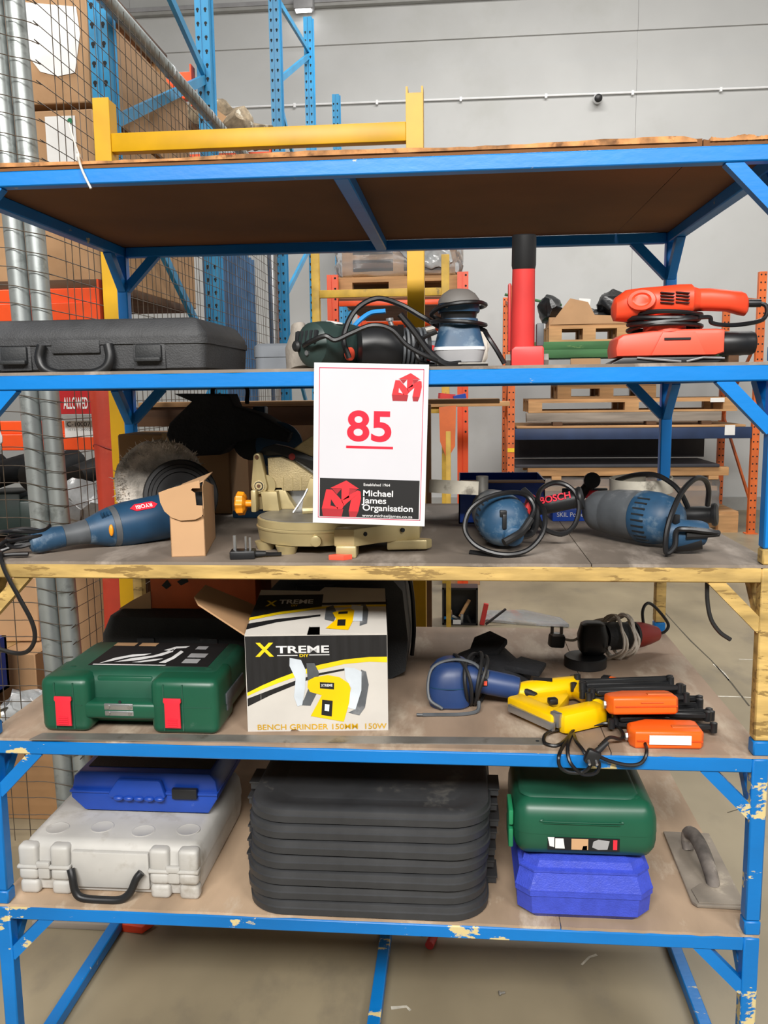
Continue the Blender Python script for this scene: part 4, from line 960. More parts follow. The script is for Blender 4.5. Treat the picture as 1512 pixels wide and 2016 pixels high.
obj('hub_inner', MB().lathe([(0, .0078), (.003, .0078)], (-.136, .0535, .122), (0, -1, 0), 20), 'gold_rough', t)
obj('hub_bolt', MB().lathe([(0, .0042), (.0036, .0042)], (-.136, .0535, .122), (0, -1, 0), 12), 'wood_dark', t)
obj('pivot_bolt', MB().lathe([(0, .0045), (.001, .0045)], (-.139, .0535, .186), (0, -1, 0), 12), 'wood_dark', t)
obj('arm_foot', MB().prism([(-.128, .066), (-.09, .066), (-.095, .11), (-.132, .11)], (0, .048, 0), (1, 0, 0), (0, 0, 1), -.03, .004), 'gold_paint', t)
hd = pxy([(526, 902), (552, 900), (578, 910), (622, 940), (614, 966), (538, 968), (528, 945)], .27, ro)
ho = obj('blade_guard_housing', MB().prism(hd, (0, .1, 0), (1, 0, 0), (0, 0, 1), .03, .004), 'gold_rough', t)
for u in (557, 575, 592): 
    p0 = at(u, 940, .265, ro); p1 = at(u, 965, .265, ro)
    obj('rib', MB().bar((p0.x, .0695, p0.z), (p1.x, .0695, p1.z), .0025, .002), 'gold_paint', ho)
obj('housing_boss', MB().lathe([(0, .024), (.004, .024)], (-.125, .0685, .122), (0, -1, 0), 22), 'gold_paint', t)
bg = pxy([(512, 892), (522, 880), (542, 874), (566, 879), (596, 890), (640, 908), (660, 935), (640, 938), (618, 925), (585, 906), (555, 896), (530, 897)], .3, ro)
obj('blade_guard', MB().prism(bg, (0, .115, 0), (1, 0, 0), (0, 0, 1), .03, .003), 'plastic_black', t)
obj('guard_badge', MB().lathe([(0, .0075), (.001, .0075)], (at(575, 899, .285, ro).x, .0845, at(575, 899, .285, ro).z), (0, -1, 0), 16), 'maroon', t)
mo = pxy([(577, 886), (600, 868), (628, 850), (680, 846), (720, 870), (720, 935), (680, 930), (632, 912)], .32, ro)
obj('motor_housing', MB().prism(mo, (0, .16, 0), (1, 0, 0), (0, 0, 1), .07, .006), 'gold_rough', t)
bl = []
for i in range(48):
    a = 2*math.pi*i/24/2; r_ = .088 if i % 2 else .080
    bl.append((-.02+r_*math.cos(a), .118+r_*math.sin(a)))
obj('saw_blade', MB().prism(bl, (0, .098, 0), (1, 0, 0), (0, 0, 1), .002), 'metal', t)
m = MB(); n = 40; rings = []
for h, rb in ((0, .016), (.004, .024), (.018, .025), (.022, .02)):
    rings.append([V((-.168-h, .06+(rb*(1+.09*math.cos(8*2*math.pi*i/n)))*math.cos(2*math.pi*i/n), .082+(rb*(1+.09*math.cos(8*2*math.pi*i/n)))*math.sin(2*math.pi*i/n))) for i in range(n)])
obj('bevel_knob', m.loft(rings), 'knob_orange', t); obj('knob_stem', MB().cyl((-.17, .06, .082), (-.145, .06, .082), .008), 'knob_orange', t)
obj('stop_wire', MB().tube([(-.05, .0, .07), (-.03, .01, .1), (-.02, .015, .12)], .0022, 6), 'metal', t)
t = tag(obj('red_chip', MB().prism([(0, 0), (.03, -.006), (.045, .008), (.012, .014)], (-.258, .03, Z3), (1, 0, 0), (0, 1, 0), .01, .001), 'tool_salmon'), 'small broken reddish chip beside the foot of the mitre saw', 'chip')
# ---- three pin plug
t = thing('power_plug', 'grey three pin plug lying pins up before the mitre saw', 'plug', (-.432, .045, Z3), R(8))
obj('body', MB().bx(-.026, .024, -.018, .018, 0, .017, .003), 'plastic_black', t)
for (x, y, h, r_) in ((-.017, 0, .030, .0036), (.004, .008, .026, .0026), (.014, -.006, .026, .0026)): obj('pin', MB().lathe([(.017, r_), (.016+h, r_), (.017+h, r_*.6)], (x, y, 0), (0, 0, 1), 12), 'metal', t)
obj('sleeve', MB().lathe([(0, .007), (.022, .005)], (.022, 0, .008), (1, .05, 0), 12), 'rubber', t)
obj('cord', MB().tube([(.04, 0, .008), (.055, .004, .006), (.075, .006, .006)], .004, 7), 'cable_black', t)

# ---- grinders
def big_grinder(label, loc, rz, tilt=0, kl=1.):
    t = thing('angle_grinder', label, 'grinder', loc, (tilt, 0, rz))
    ax = V((0, 1, 0))
    rc = obj('rear_cap', MB().lathe([(-.012, .018), (-.006, .034), (.01, .047), (.04, .054), (.075, .055), (.078, .053)], (0, 0, 0), ax, 32), 'tool_blue', t)
    for sgn in (-1, 1):
        for i in range(9):
            a = R(-52+13*i); 
            c_ = V((sgn*.0515*math.cos(a), .05, .0515*math.sin(a)))
            obj('vent', MB().box(c_, (.007, .03, .0035), (0, -sgn*a, 0)), 'hole_dark', rc)
    obj('motor_housing', MB().lathe([(.0785, .053), (.1, .0535), (.1+.06*kl, .051), (.1+.085*kl, .047)], (0, 0, 0), ax, 32), 'tool_gear', t)
    obj('gear_head', MB().lathe([(.1+.0855*kl, .046), (.1+.1*kl, .047), (.1+.14*kl, .043), (.1+.162*kl, .032), (.1+.168*kl, .016)], (0, 0, 0), ax, 26), 'tool_gear', t)
    return t
gl = V((.092, .125, Z3+.058))
t = big_grinder('large blue grinder at left with cable looped round it and a red marked handle', gl, R(6))
g = t
M6 = Matrix.Rotation(R(-6), 3, 'Z')
def G(u, v, Y): return M6 @ (onY(u, v, Y)-gl)
gd = onY(905, 960, .33); c_ = M6 @ (gd-gl)
def guard(c_, r_, h, a0, a1, par, tilt=(0, 0, 1)):
    n = 24; x, y, z = frame(tilt); rings = []
    for i in range(n+1):
        a = R(a0+(a1-a0)*i/n); q = x*math.cos(a)+y*math.sin(a)
        rings.append([c_+q*r_, c_+q*(r_-.003), c_+q*(r_-.003)+z*h, c_+q*r_+z*h])
    p = obj('wheel_guard', MB().loft(rings), 'guard_grey', par)
    pl_ = [c_+z*(h*.03)]
    obj('guard_web', MB().loft([[c_+z*.002+(x*math.cos(R(a0+(a1-a0)*i/n))+y*math.sin(R(a0+(a1-a0)*i/n)))*r_*.97, c_+z*.002+(x*math.cos(R(a0+(a1-a0)*i/n))+y*math.sin(R(a0+(a1-a0)*i/n)))*r_*.25, c_+z*.005+(x*math.cos(R(a0+(a1-a0)*i/n))+y*math.sin(R(a0+(a1-a0)*i/n)))*r_*.25, c_+z*.005+(x*math.cos(R(a0+(a1-a0)*i/n))+y*math.sin(R(a0+(a1-a0)*i/n)))*r_*.97] for i in range(n+1)]), 'guard_grey', p)
guard(c_+V((.01, .03, -.018)), .078, .03, 130, 380, g, (.06, .1, 1))
obj('spindle', MB().cyl(V((-.02, .225, .03)), V((-.02, .225, .075)), .014), 'metal_dull', g)
h0, h1 = G(1060, 998, .27), G(1138, 982, .25)
ha = (h1-h0).normalized()
obj('side_handle', MB().lathe([(-.09, .012), (-.01, .014), (0, .018), (.03, .0195), ((h1-h0).length, .0185)], h0, ha, 20), 'plastic_black', g)
obj('handle_flange', MB().lathe([(0, .024), (.006, .026), (.01, .024)], h1, ha, 20), 'plastic_black', g)
vv = V((0, 0, 1)); nv = V((0, -1, .45)).normalized(); vv = (vv-nv*vv.dot(nv)); vv = (vv-ha*vv.dot(ha)).normalized()
text('BOSCH', 'red_ink', g, .021, h0+ha.cross(vv)*.0203+ha*.008-vv*.001, ha, vv, .066, .02, 'lettering', .0006)
obj('trigger', MB().box(G(1040, 995, .19), (.014, .03, .05), (0, .3, 0), .005), 'tool_red', g)
obj('trigger_guard', MB().tube([G(1030, 965, .19), G(1048, 985, .17), G(1056, 1020, .16), G(1045, 1050, .16), G(1010, 1058, .12)], .008, 8), 'plastic_black', g)
obj('brush_cap', MB().box((-.008, -.008, .022), (.014, .012, .014), None, .002).box((-.006, -.013, .006), (.009, .008, .03), None, .002), 'plastic_black', g)
obj('cord_boss', MB().lathe([(0, .024), (.016, .02), (.02, .014)], (.012, -.0, -.022), (.1, -1, -.25), 20), 'tool_blue', g)
obj('cord_sleeve', MB().tube([G(992, 1068, .08), G(1010, 1058, .09), G(1028, 1046, .11), G(1045, 1022, .13)], .008, 9), 'rubber', g)
ct = [(1040, 1030, .13), (1052, 1000, .15), (1035, 975, .16), (1000, 970, .13), (955, 982, .11), (925, 1005, .10), (915, 1040, .09), (930, 1068, .075), (960, 1085, .065), (1000, 1092, .06), (1040, 1082, .07), (1068, 1050, .09), (1072, 1010, .12), (1058, 985, .16)]
obj('cord', MB().tube([G(*p) for p in ct], .0052, 8), 'cable_black', g)
ct = [(1058, 985, .16), (1064, 965, .2), (1085, 952, .24), (1110, 953, .25), (1132, 970, .24), (1140, 1000, .22), (1130, 1035, .20), (1105, 1052, .19), (1070, 1040, .19), (1060, 1020, .18)]
obj('cord_loop', MB().tube([G(*p) for p in ct], .0052, 8), 'cable_black', g)
obj('cord_end', MB().tube([G(926, 1088, .10), G(950, 1091, .085), G(990, 1096, .06)], .006, 8), 'cable_black', g)

gr = V((.43, .155, Z3+.060))
t = big_grinder('large blue grinder at right with grey wheel guard and looping black cable', gr, R(40), 0, .72)
g = t; M7 = Matrix.Rotation(R(-40), 3, 'Z')
def G(u, v, Y): return M7 @ (onY(u, v, Y)-gr)
gc = M7 @ (onY(1262, 968, .33)-gr)
guard(gc+V((0, 0, 0)), .068, .032, 120, 420, g, (-.05, .0, 1))
h0, h1 = G(1330, 1015, .33), G(1402, 1013, .30); ha = (h1-h0).normalized()
obj('side_handle', MB().lathe([(-.05, .012), (0, .018), (.03, .0195), ((h1-h0).length, .0185)], h0, ha, 20), 'plastic_black', g)
obj('handle_flange', MB().lathe([(0, .024), (.007, .026), (.011, .022)], h1, ha, 20), 'plastic_black', g)
obj('grip_stub', MB().tube([G(1310, 1050, .12), G(1345, 1052, .115), G(1375, 1050, .11), G(1388, 1052, .11)], lambda q: .034-.012*q, 14), 'tool_blue', g)
obj('grip_pad', MB().tube([G(1320, 1066, .115), G(1350, 1066, .11), G(1380, 1062, .105)], .02, 12), 'plastic_black', g)
obj('brush_cap', MB().box(G(1330, 1022, .1), (.014, .012, .018), None, .002), 'plastic_black', g)
obj('cord_sleeve', MB().tube([G(1350, 1052, .085), G(1380, 1052, .085), G(1416, 1050, .08)], lambda q: .0095-.003*q, 9), 'rubber', g)
ct = [(1416, 1050, .08), (1390, 1046, .075), (1350, 1042, .075), (1332, 1046, .08), (1328, 1075, .075), (1312, 1088, .07), (1312, 1050, .075), (1325, 1005, .09), (1345, 965, .12), (1370, 942, .16), (1388, 945, .2), (1395, 965, .23), (1393, 995, .25)]
obj('cord', MB().tube([G(*p) for p in ct], .0055, 8), 'cable_black', g)
ct = [(1215, 945, .36), (1250, 935, .3), (1290, 935, .25), (1320, 950, .22), (1340, 970, .2), (1355, 1000, .2)]
obj('cord_loop', MB().tube([G(*p) for p in ct], .0055, 8), 'cable_black', g)
# ---- things behind the grinders
t = thing('blue_carton', 'open blue product carton behind the left grinder', 'box', (.10, .60, Z3))
m = MB().bx(-.105, .105, -.1, -.097, 0, .108).bx(-.105, .105, .097, .1, 0, .108).bx(-.105, -.102, -.1, .1, 0, .108).bx(.102, .105, -.1, .1, 0, .108).bx(-.105, .105, -.1, .1, 0, .003)
obj('body', m, 'case_blue', t)
obj('flap', MB().bx(-.1, .1, -.15, -.1, .106, .108), 'carton', t); pass
t = thing('tool_box', 'flat blue power tool box with white lettering behind the grinders', 'box', (.30, .59, Z3), R(3))
obj('body', MB().bx(-.075, .085, -.05, .06, 0, .032, .002), 'case_blue', t); obj('top_print', MB().bx(-.07, .08, -.045, .055, .032, .0335), 'case_grey', t)
text('SKIL Power Tools', 'white_ink', t, .016, (-.065, -.0505, .012), (1, 0, 0), (0, 0, 1), .11, .0, 'lettering', .0008)
t = thing('quick_clamp', 'black quick clamp with a crimson knob between the grinders', 'clamp', (.30, .54, Z3+.0335))
obj('bar', MB().bx(-.05, .06, -.008, .0, .03, .05, .002).bx(-.05, -.035, -.008, .0, 0, .04), 'plastic_black', t)
obj('grip', MB().tube([(-.02, -.01, .02), (0, -.012, .04), (.02, -.012, .065)], .014, 10), 'plastic_black', t)
obj('pad', MB().lathe([(0, .02), (.012, .02)], (.02, -.012, .07), (0, -1, .1), 18), 'plastic_black', t)
m = MB(); obj('knob', MB().lathe([(0, .018), (.01, .02), (.02, .014)], (.022, -.03, .03), (0, -1, .1), 6), 'latch_red', t)
# ---- black dust bag and dark machine behind the carton
t = thing('dust_bag', 'large black fabric dust bag hanging in the dark behind the small carton', 'bag', (-.62, .60, Z3))
bpx = [(352, 700), (460, 700), (470, 800), (520, 815), (578, 850), (572, 868), (520, 860), (470, 868), (440, 892), (395, 898), (355, 885), (340, 855), (345, 830), (385, 790)]
bp = pxy([(u, max(v, 776)) for u, v in bpx], .6, (-.62, .6, Z3))
obj('bag', MB().prism(bp, (0, .05, 0), (1, 0, 0), (0, 0, 1), .1, .028, 3).jitter(.006, 4, 16), 'cloth_black', t)
obj('strap', MB().tube([(-.03, .03, .30), (-.03, .05, .345), (.05, .05, .345), (.06, .03, .30)], .006, 6), 'cloth_black', t)
t = thing('bench_machine', 'dark blue bench machine with round guard in the shadow behind the mitre saw', 'machine', (-.50, .68, Z3))
obj('base', MB().bx(-.1, .12, -.09, .09, 0, .02, .004), 'tool_blue_deep', t); obj('column', MB().bx(-.055, -.02, -.02, .02, .02, .29, .004), 'tool_blue_deep', t)
obj('motor', MB().cyl((-.05, -.06, .2), (-.05, .08, .2), .05, n=22), 'case_dark', t); obj('guard_ring', MB().lathe([(0, .06), (.02, .062), (.022, .052)], (.03, -.07, .19), (0, -1, 0), 28), 'tool_blue_deep', t)
obj('switch_box', MB().bx(-.02, .04, -.095, -.05, .05, .11, .004), 'case_dark', t); obj('switch', MB().cyl((.01, -.095, .085), (.01, -.099, .085), .006).cyl((.01, -.095, .07), (.01, -.099, .07), .005), 'metal_dull', t)
carton('brown carton in shadow behind the wool bonnet', -.93, -.62, .66, .86, Z3, Z3+.22, 'carton_b')
t = tag(obj('dark_panel', MB().bx(-1.0, -.1, 1.30, 1.33, 0, 1.46, .003), 'carton_shade'), 'dark fibreboard panel behind the left half of the rack, widened to keep it dark', 'panel')  # panel widened to keep bright floor and wall out of the dark gaps
# ================================================================== shelf 4
# ---- green case with red latches
ro = V((-.683, .035, Z4))
t = thing('tool_case', 'dark green plastic tool case with two red latches at the left', 'case', ro)
obj('lower_shell', rcase(.375, .24, .03, [(.006, .02), (.014, .008), (.03, 0), (.062, 0)], 0, .155), 'case_green', t)
obj('upper_shell', rcase(.375, .24, .03, [(.0622, 0), (.1, 0), (.112, .006), (.119, .018)], 0, .155), 'case_green_dusty', t)
for (x0, x1) in ((-.19, -.085), (.045, .188)):
    obj('front_block', MB().box(((x0+x1)/2, .065, .0592), (x1-x0, .13, .1184), None, .017, 3), 'case_green', t)
    obj('seam_line', MB().bx(x0+.014, x1-.014, -.0006, .01, .0595, .0615), 'case_green_dusty', t)
obj('handle_bar', MB().box((-.02, .032, .048), (.16, .06, .036), None, .009, 3), 'case_green', t)
obj('handle_recess', MB().bx(-.08, .04, .036, .05, .06, .112, .004), 'case_green', t)
for x in (-.137, .095):
    l_ = obj('latch', MB().prism([(-.018, .063), (.018, .063), (.019, .056), (.0165, .052), (.0165, 0), (-.0165, 0), (-.0165, .052), (-.019, .056)], (x, -.003, .018), (1, 0, 0), (0, 0, 1), .005, .0015), 'latch_red', t)
    for i in range(4): obj('grip_rib', MB().bx(x-.01, x+.01, -.0095, -.0075, .022+.0045*i, .024+.0045*i), 'latch_red', l_)
    for s_ in (-1, 1): obj('groove', MB().bx(x+s_*.02-.0015, x+s_*.02+.0015, -.001, .01, .01, .108), 'case_green_dusty', t)
m_ = thing
hs = obj('hasp', MB().box((-.022, .003, .058), (.062, .004, .014), None, .0018, 2).box((-.021, .003, .044), (.062, .004, .011), None, .0018, 2), 'metal', t)
for x in (-.044, .002): obj('screw', MB().cyl((x, .001, .058), (x, -.001, .058), .0042, n=10).cyl((x, .001, .044), (x, -.001, .044), .0038, n=10), 'metal_dull', hs)
obj('lock_hole', MB().cyl((-.02, .0055, .068), (-.02, .004, .068), .003, n=10), 'hole_dark', t)
# sticker on the lid: dark panel with sweeping white shapes and small pictures
st_ = obj('lid_sticker', MB().bx(-.12, .145, .085, .255, .1188, .1198), 'black_print', t)
def sw(p, mt='white_ink', e=.0006): flat('sticker_print', p, mt, st_, (-.12, .085, .1198), (1, 0, 0), (0, 1, 0), e)
sw([[(.02, .01), (.04, .05), (.07, .075), (.11, .085), (.10, .07), (.07, .055), (.045, .03)], [(.05, .02), (.08, .05), (.12, .07), (.14, .1), (.15, .12), (.155, .1), (.14, .07), (.1, .035)],
    [(.13, .11), (.15, .14), (.18, .145), (.175, .13), (.155, .125), (.15, .105)], [(.15, .02), (.165, .06), (.17, .11), (.18, .1), (.175, .05), (.165, .02)], [(.09, .02), (.13, .045), (.15, .05), (.14, .035), (.11, .02)], [(.01, .0), (.17, .0), (.172, .006), (.01, .006)]])
sw([[(.2, .02), (.235, .02), (.235, .05), (.2, .05)], [(.2, .06), (.24, .06), (.24, .09), (.2, .09)], [(.2, .12), (.225, .12), (.225, .145), (.2, .145)]], 'tool_grey')
sw([[(.0, .14), (.05, .14), (.05, .165), (0, .165)], [(.06, .14), (.1, .14), (.1, .165), (.06, .165)]], 'carton')
obj('side_clip', MB().bx(.1875, .192, .06, .2, .045, .07, .002).bx(.1875, .191, .065, .1, .03, .06, .001), 'tool_gear', t)
for x in (-.15, .15): obj('lid_foot', MB().ell((x, .075, .1165), (.011, .009, .004), (0, 0, 0), 14, 8), 'case_green_dusty', t)
# ---- dark case behind, orange box on it
t = thing('tool_case', 'large dark grey case in the shadow behind the green case', 'case', (-.70, .52, Z4))
obj('body', rcase(.40, .24, .04, [(0, .03), (.02, .008), (.05, 0), (.075, 0)]), 'case_dark', t); obj('lid', rcase(.404, .244, .042, [(.0752, 0), (.1, 0), (.145, .02), (.16, .05)]), 'case_dark', t)
obj('latch', MB().bx(-.1, -.055, -.128, -.12, .055, .1, .003), 'case_charcoal', t); obj('latch', MB().bx(.06, .105, -.128, -.12, .055, .1, .003), 'case_charcoal', t)
t = thing('product_box', 'flat orange product box with open flap resting on the dark case', 'box', (-.63, .53, Z4+.1605))
obj('body', MB().bx(-.15, .12, -.08, .1, 0, .13, .002), 'box_orange', t); obj('flap', MB().prism([(0, 0), (-.085, -.002), (-.05, .02), (0, .045)], (-.15, -.08, 0), (1, 0, 0), (0, 0, 1), .002), 'carton_light', t)
flat('print', [[(.02, .06), (.035, .075), (.045, .06), (.032, .05)], [(.06, .07), (.085, .085), (.09, .07), (.07, .06)]], 'black_print', t, (-.14, -.0805, .0), (1, 0, 0), (0, 0, 1), .0005)

# ---- bench grinder box
ro = V((-.441, .064, Z4)); rz = R(4.9)
t = thing('grinder_box', 'white black and yellow bench grinder carton with open flap', 'box', ro, rz)
BW, BH, BD = .292, .205, .30
obj('front_panel', MB().prism([(0, 0), (.088, 0), (.092, .004), (.1, .004), (.108, 0), (BW, 0), (BW, BH), (0, BH)], (0, .002, 0), (1, 0, 0), (0, 0, 1), .003), 'box_white', t)
obj('side_panel', MB().bx(0, .003, .003, BD, 0, BH+.002), 'carton', t); obj('side_panel', MB().bx(BW-.003, BW, .003, BD, 0, BH), 'box_black', t)
obj('back_panel', MB().bx(0, BW, BD-.003, BD, 0, BH), 'box_black', t); obj('bottom', MB().bx(.003, BW-.003, .003, BD, 0, .003), 'carton', t)
obj('top_flap', MB().prism([(0, 0), (.128, 0), (.13, .035), (.152, .035), (.154, .002), (BW, .0), (BW-.004, .21), (.15, .22), (.14, .2), (.006, .21)], (0, .0, BH), (1, 0, 0), (0, .97, .22), .003), 'box_white', t)
obj('side_flap', MB().prism([(0, 0), (0, .22), (-.03, .21), (-.115, .16), (-.115, .05), (-.10, .02)], (.0, .012, BH-.005), (1, 0, -.62), (0, 1, 0), .0035), 'carton', t)
def B(x, y): return ((x-305)/855*BW, (962-y)/584*BH)
Ob, Ub, Vb = V((0, -.001, 0)), V((1, 0, 0)), V((0, 0, 1))
def bp_(mt, polys, e): flat('print', [[B(*p) for p in q] for q in polys], mt, t, Ob, Ub, Vb, e)
top = [(310, 722), (400, 678), (500, 636), (600, 600), (750, 556), (900, 526), (1050, 512), (1158, 512)]
bp_('box_black', [[(306, 380), (1158, 380)]+top[::-1]], .0003)
bp_('yellow_ink', [top+[(1158, 546), (1050, 541), (900, 553), (750, 585), (600, 630), (500, 664), (400, 702), (310, 742)]], .0005)
bp_('box_black', [[(310, 758), (450, 706), (600, 652), (750, 606), (900, 580), (900, 592), (750, 620), (600, 678), (450, 738), (310, 806)]], .0005)
text('X', 'yellow_ink', t, .040, Ob+Ub*B(375, 0)[0]+Vb*B(0, 500)[1], Ub, Vb, .038, .03, 'lettering', .0008)
text('TREME', 'white_ink', t, .021, Ob+Ub*B(492, 0)[0]+Vb*B(0, 482)[1], Ub, Vb, .109, .025, 'lettering', .0008)
text('DIY', 'yellow_ink', t, .0085, Ob+Ub*B(630, 0)[0]+Vb*B(0, 507)[1], Ub, Vb, .019, .02, 'lettering', .0008)
bp_('white_ink', [[(497, 495), (620, 495), (620, 500), (497, 500)], [(690, 493), (812, 493), (812, 498), (690, 498)]], .0008)
text('BENCH GRINDER 150MM  150W', 'gold_ink', t, .0165, Ob+Ub*B(362, 0)[0]+Vb*B(0, 950)[1], Ub, Vb, .268, .008, 'lettering', .0012)
bp_('tool_gear', [[(672, 545), (720, 545), (745, 600), (735, 720), (690, 805), (605, 800), (650, 770), (680, 700)], [(1000, 588), (1030, 600), (1045, 680), (1020, 820), (985, 868), (918, 850), (960, 830), (990, 720)]], .0008)
bp_('box_grinder_grey', [[(572, 512), (640, 525), (668, 590), (660, 700), (640, 800), (612, 808), (592, 750), (605, 640), (570, 560)], [(900, 572), (960, 578), (1003, 600), (1000, 715), (962, 832), (905, 815), (940, 700), (905, 640)]], .001)
bp_('tool_yellow', [[(680, 650), (720, 630), (800, 618), (870, 632), (925, 670), (935, 700), (925, 790), (890, 905), (690, 868), (745, 770), (760, 740), (690, 720), (675, 690)]], .0012)
bp_('black_print', [[(750, 660), (837, 666), (835, 706), (750, 699)], [(762, 768), (826, 775), (818, 872), (755, 862)]], .0015)
bp_('box_grinder_grey', [[(778, 795), (806, 798), (802, 840), (775, 836)]], .0017)
text('XTREME', 'white_ink', t, .008, Ob+Ub*B(757, 0)[0]+Vb*B(0, 688)[1], Ub, Vb, .024, .02, 'lettering', .0018)
# print on the top flap
Ot, Vt = V((0, 0, BH+.0032)), V((0, .97, .22)).normalized()
def tp(mt, polys, e): flat('print', polys, mt, t, Ot, Ub, Vt, e)
tp('box_black', [[(0, .06), (.06, .085), (.15, .11), (.15, .18), (.006, .18)]], .0004)
tp('yellow_ink', [[(0, .06), (.06, .085), (.15, .11), (.22, .118), (.29, .118), (.29, .126), (.22, .126), (.15, .12), (.06, .097), (0, .072)]], .0007)
tp('box_black', [[(0, .02), (.06, .05), (.15, .075), (.15, .083), (.06, .065), (0, .045)], [(.15, .128), (.29, .128), (.29, .14), (.15, .138)]], .0007)
text('X', 'yellow_ink', t, .036, Ot+Ub*.028+Vt*.125, Ub, Vt, .024, .03, 'lettering', .0009); text('TREME', 'white_ink', t, .028, Ot+Ub*.055+Vt*.135, Ub, Vt, .075, .025, 'lettering', .0009)
text('DIY', 'yellow_ink', t, .012, Ot+Ub*.083+Vt*.122, Ub, Vt, .014, .02, 'lettering', .0009)
tp('tool_gear', [[(.16, .06), (.18, .05), (.185, .09), (.175, .125), (.16, .115)], [(.235, .03), (.25, .04), (.252, .1), (.245, .13), (.235, .125)]], .0009)
tp('box_grinder_grey', [[(.215, .05), (.24, .05), (.24, .12), (.215, .125)]], .0011)
tp('tool_yellow', [[(.175, .09), (.21, .11), (.222, .1), (.22, .05), (.212, .012), (.165, .02), (.185, .06)]], .0013)
tp('black_print', [[(.188, .082), (.208, .084), (.208, .095), (.188, .093)], [(.188, .03), (.205, .03), (.205, .058), (.188, .058)]], .0015)
# ---- big black case behind the carton
t = thing('tool_case', 'tall black carrying case standing behind the bench grinder carton', 'case', (-.30, .56, Z4))
obj('shell', MB().loft([[V((x+cx, yy_, z)) for (x, z) in ((-.165, .0), (.13, .0), (.165, .02), (.172, .1), (.16, .22), (.13, .255), (-.13, .255), (-.165, .22))] for yy_, cx in ((-.15, 0), (.2, .0))]), 'case_dark', t)
obj('rim', MB().tube([(.174, -.02, .02), (.18, -.02, .1), (.17, -.02, .22), (.135, -.02, .262), (-.13, -.02, .262)], .006, 6), 'plastic_black', t)
fr_ = MB()
for (x0, x1, z0, z1) in ((-.1, .0, .232, .235), (-.1, .0, .205, .208), (-.1, -.097, .205, .235), (-.003, .0, .205, .235)): fr_.bx(x0, x1, -.153, -.15, z0, z1)
obj('label_frame', fr_, 'case_charcoal', t)

# ---- blue heat gun
ro = V((-.02, .26, Z4))
t = thing('hot_air_gun', 'navy blue power tool with cable wound round it beside the carton', 'power tool', ro)
obj('head', MB().loft([rr(w_, d_, r_, z_, 5, cx, 0) for z_, w_, d_, r_, cx in ((.0, .075, .1, .02, -.005), (.006, .09, .115, .03, -.005), (.04, .098, .12, .035, -.008), (.075, .09, .11, .035, -.004), (.092, .07, .09, .03, 0), (.098, .05, .07, .02, .002))]), 'tool_navy', t)
obj('seam', MB().tube([(-.055, -.02, .05), (-.04, -.052, .05), (0, -.061, .05), (.035, -.05, .05)], .0012, 5), 'tool_blue_deep', t)
hx = V((.93, -.05, -.16)).normalized()
obj('neck', MB().lathe([(-.02, .03), (.02, .031), (.04, .029)], (.03, -.01, .062), hx, 22), 'tool_navy', t)
obj('handle', MB().lathe([(.0, .027), (.02, .0275), (.07, .0265), (.083, .024), (.086, .018)], (.065, -.012, .055), hx, 22), 'tool_navy', t)
obj('switch', MB().box((.073, -.039, .06), (.012, .006, .016), None, .002), 'plastic_black', t); obj('rocker', MB().box((.074, -.0425, .06), (.007, .003, .009)), 'tool_salmon', t)
obj('cord_sleeve', MB().lathe([(0, .011), (.045, .0075)], (.147, -.015, .038), (.8, -.55, -.12), 12), 'rubber', t)
wr_ = [V((.042+.026*math.sin(a*.37)+.012*math.sin(a*1.3), .06*math.cos(a), .056+.054*math.sin(a)+.005*math.sin(a*2.1))) for a in [i*.42 for i in range(62)]]
wr_ = [p if p.z > .006 else V((p.x, p.y, .006)) for p in wr_]
obj('wound_cord', MB().tube(wr_, .0042, 6, 2), 'rubber', t)
obj('cord_loop', MB().tube([(-.02, -.06, .006), (-.05, -.055, .03), (-.045, -.03, .085), (.0, -.02, .105), (.05, -.03, .1), (.075, -.035, .07), (.08, -.03, .085)], .0036, 6), 'tool_gear', t)
obj('cord_tail', MB().tube([(.06, -.05, .02), (.055, -.07, .006), (.02, -.085, .004), (-.03, -.09, .004), (-.062, -.095, .005)], .0042, 7).cyl((-.062, -.095, .005), (-.075, -.097, .006), .003, n=6), 'tool_gear', t)
# ---- black cloth
t = thing('cloth_pouch', 'crumpled black fabric pouch lying behind the navy power tool', 'pouch', (.075, .42, Z4)); t.scale = (1, 1, 1.35)
obj('pouch', MB().loft([rr(w_, d_, r_, z_, 6, cx, cy) for z_, w_, d_, r_, cx, cy in ((0, .19, .17, .05, 0, 0), (.012, .2, .18, .06, 0, 0), (.03, .16, .14, .05, -.01, .01), (.045, .1, .08, .03, -.01, .02))]).jitter(.018, 2, 14), 'cloth_black', t)
obj('flap', MB().prism([(0, 0), (.07, -.02), (.1, .03), (.06, .075), (.02, .06)], (-.06, .0, .04), (1, 0, .1), (0, .95, .25), .012, .004).jitter(.006, 5, 20), 'cloth_black', t)
obj('flap', MB().prism([(0, 0), (.08, -.03), (.1, .02), (.04, .06)], (.03, -.06, .03), (1, .1, -.05), (0, 1, .1), .012, .004).jitter(.006, 8, 20), 'cloth_black', t)

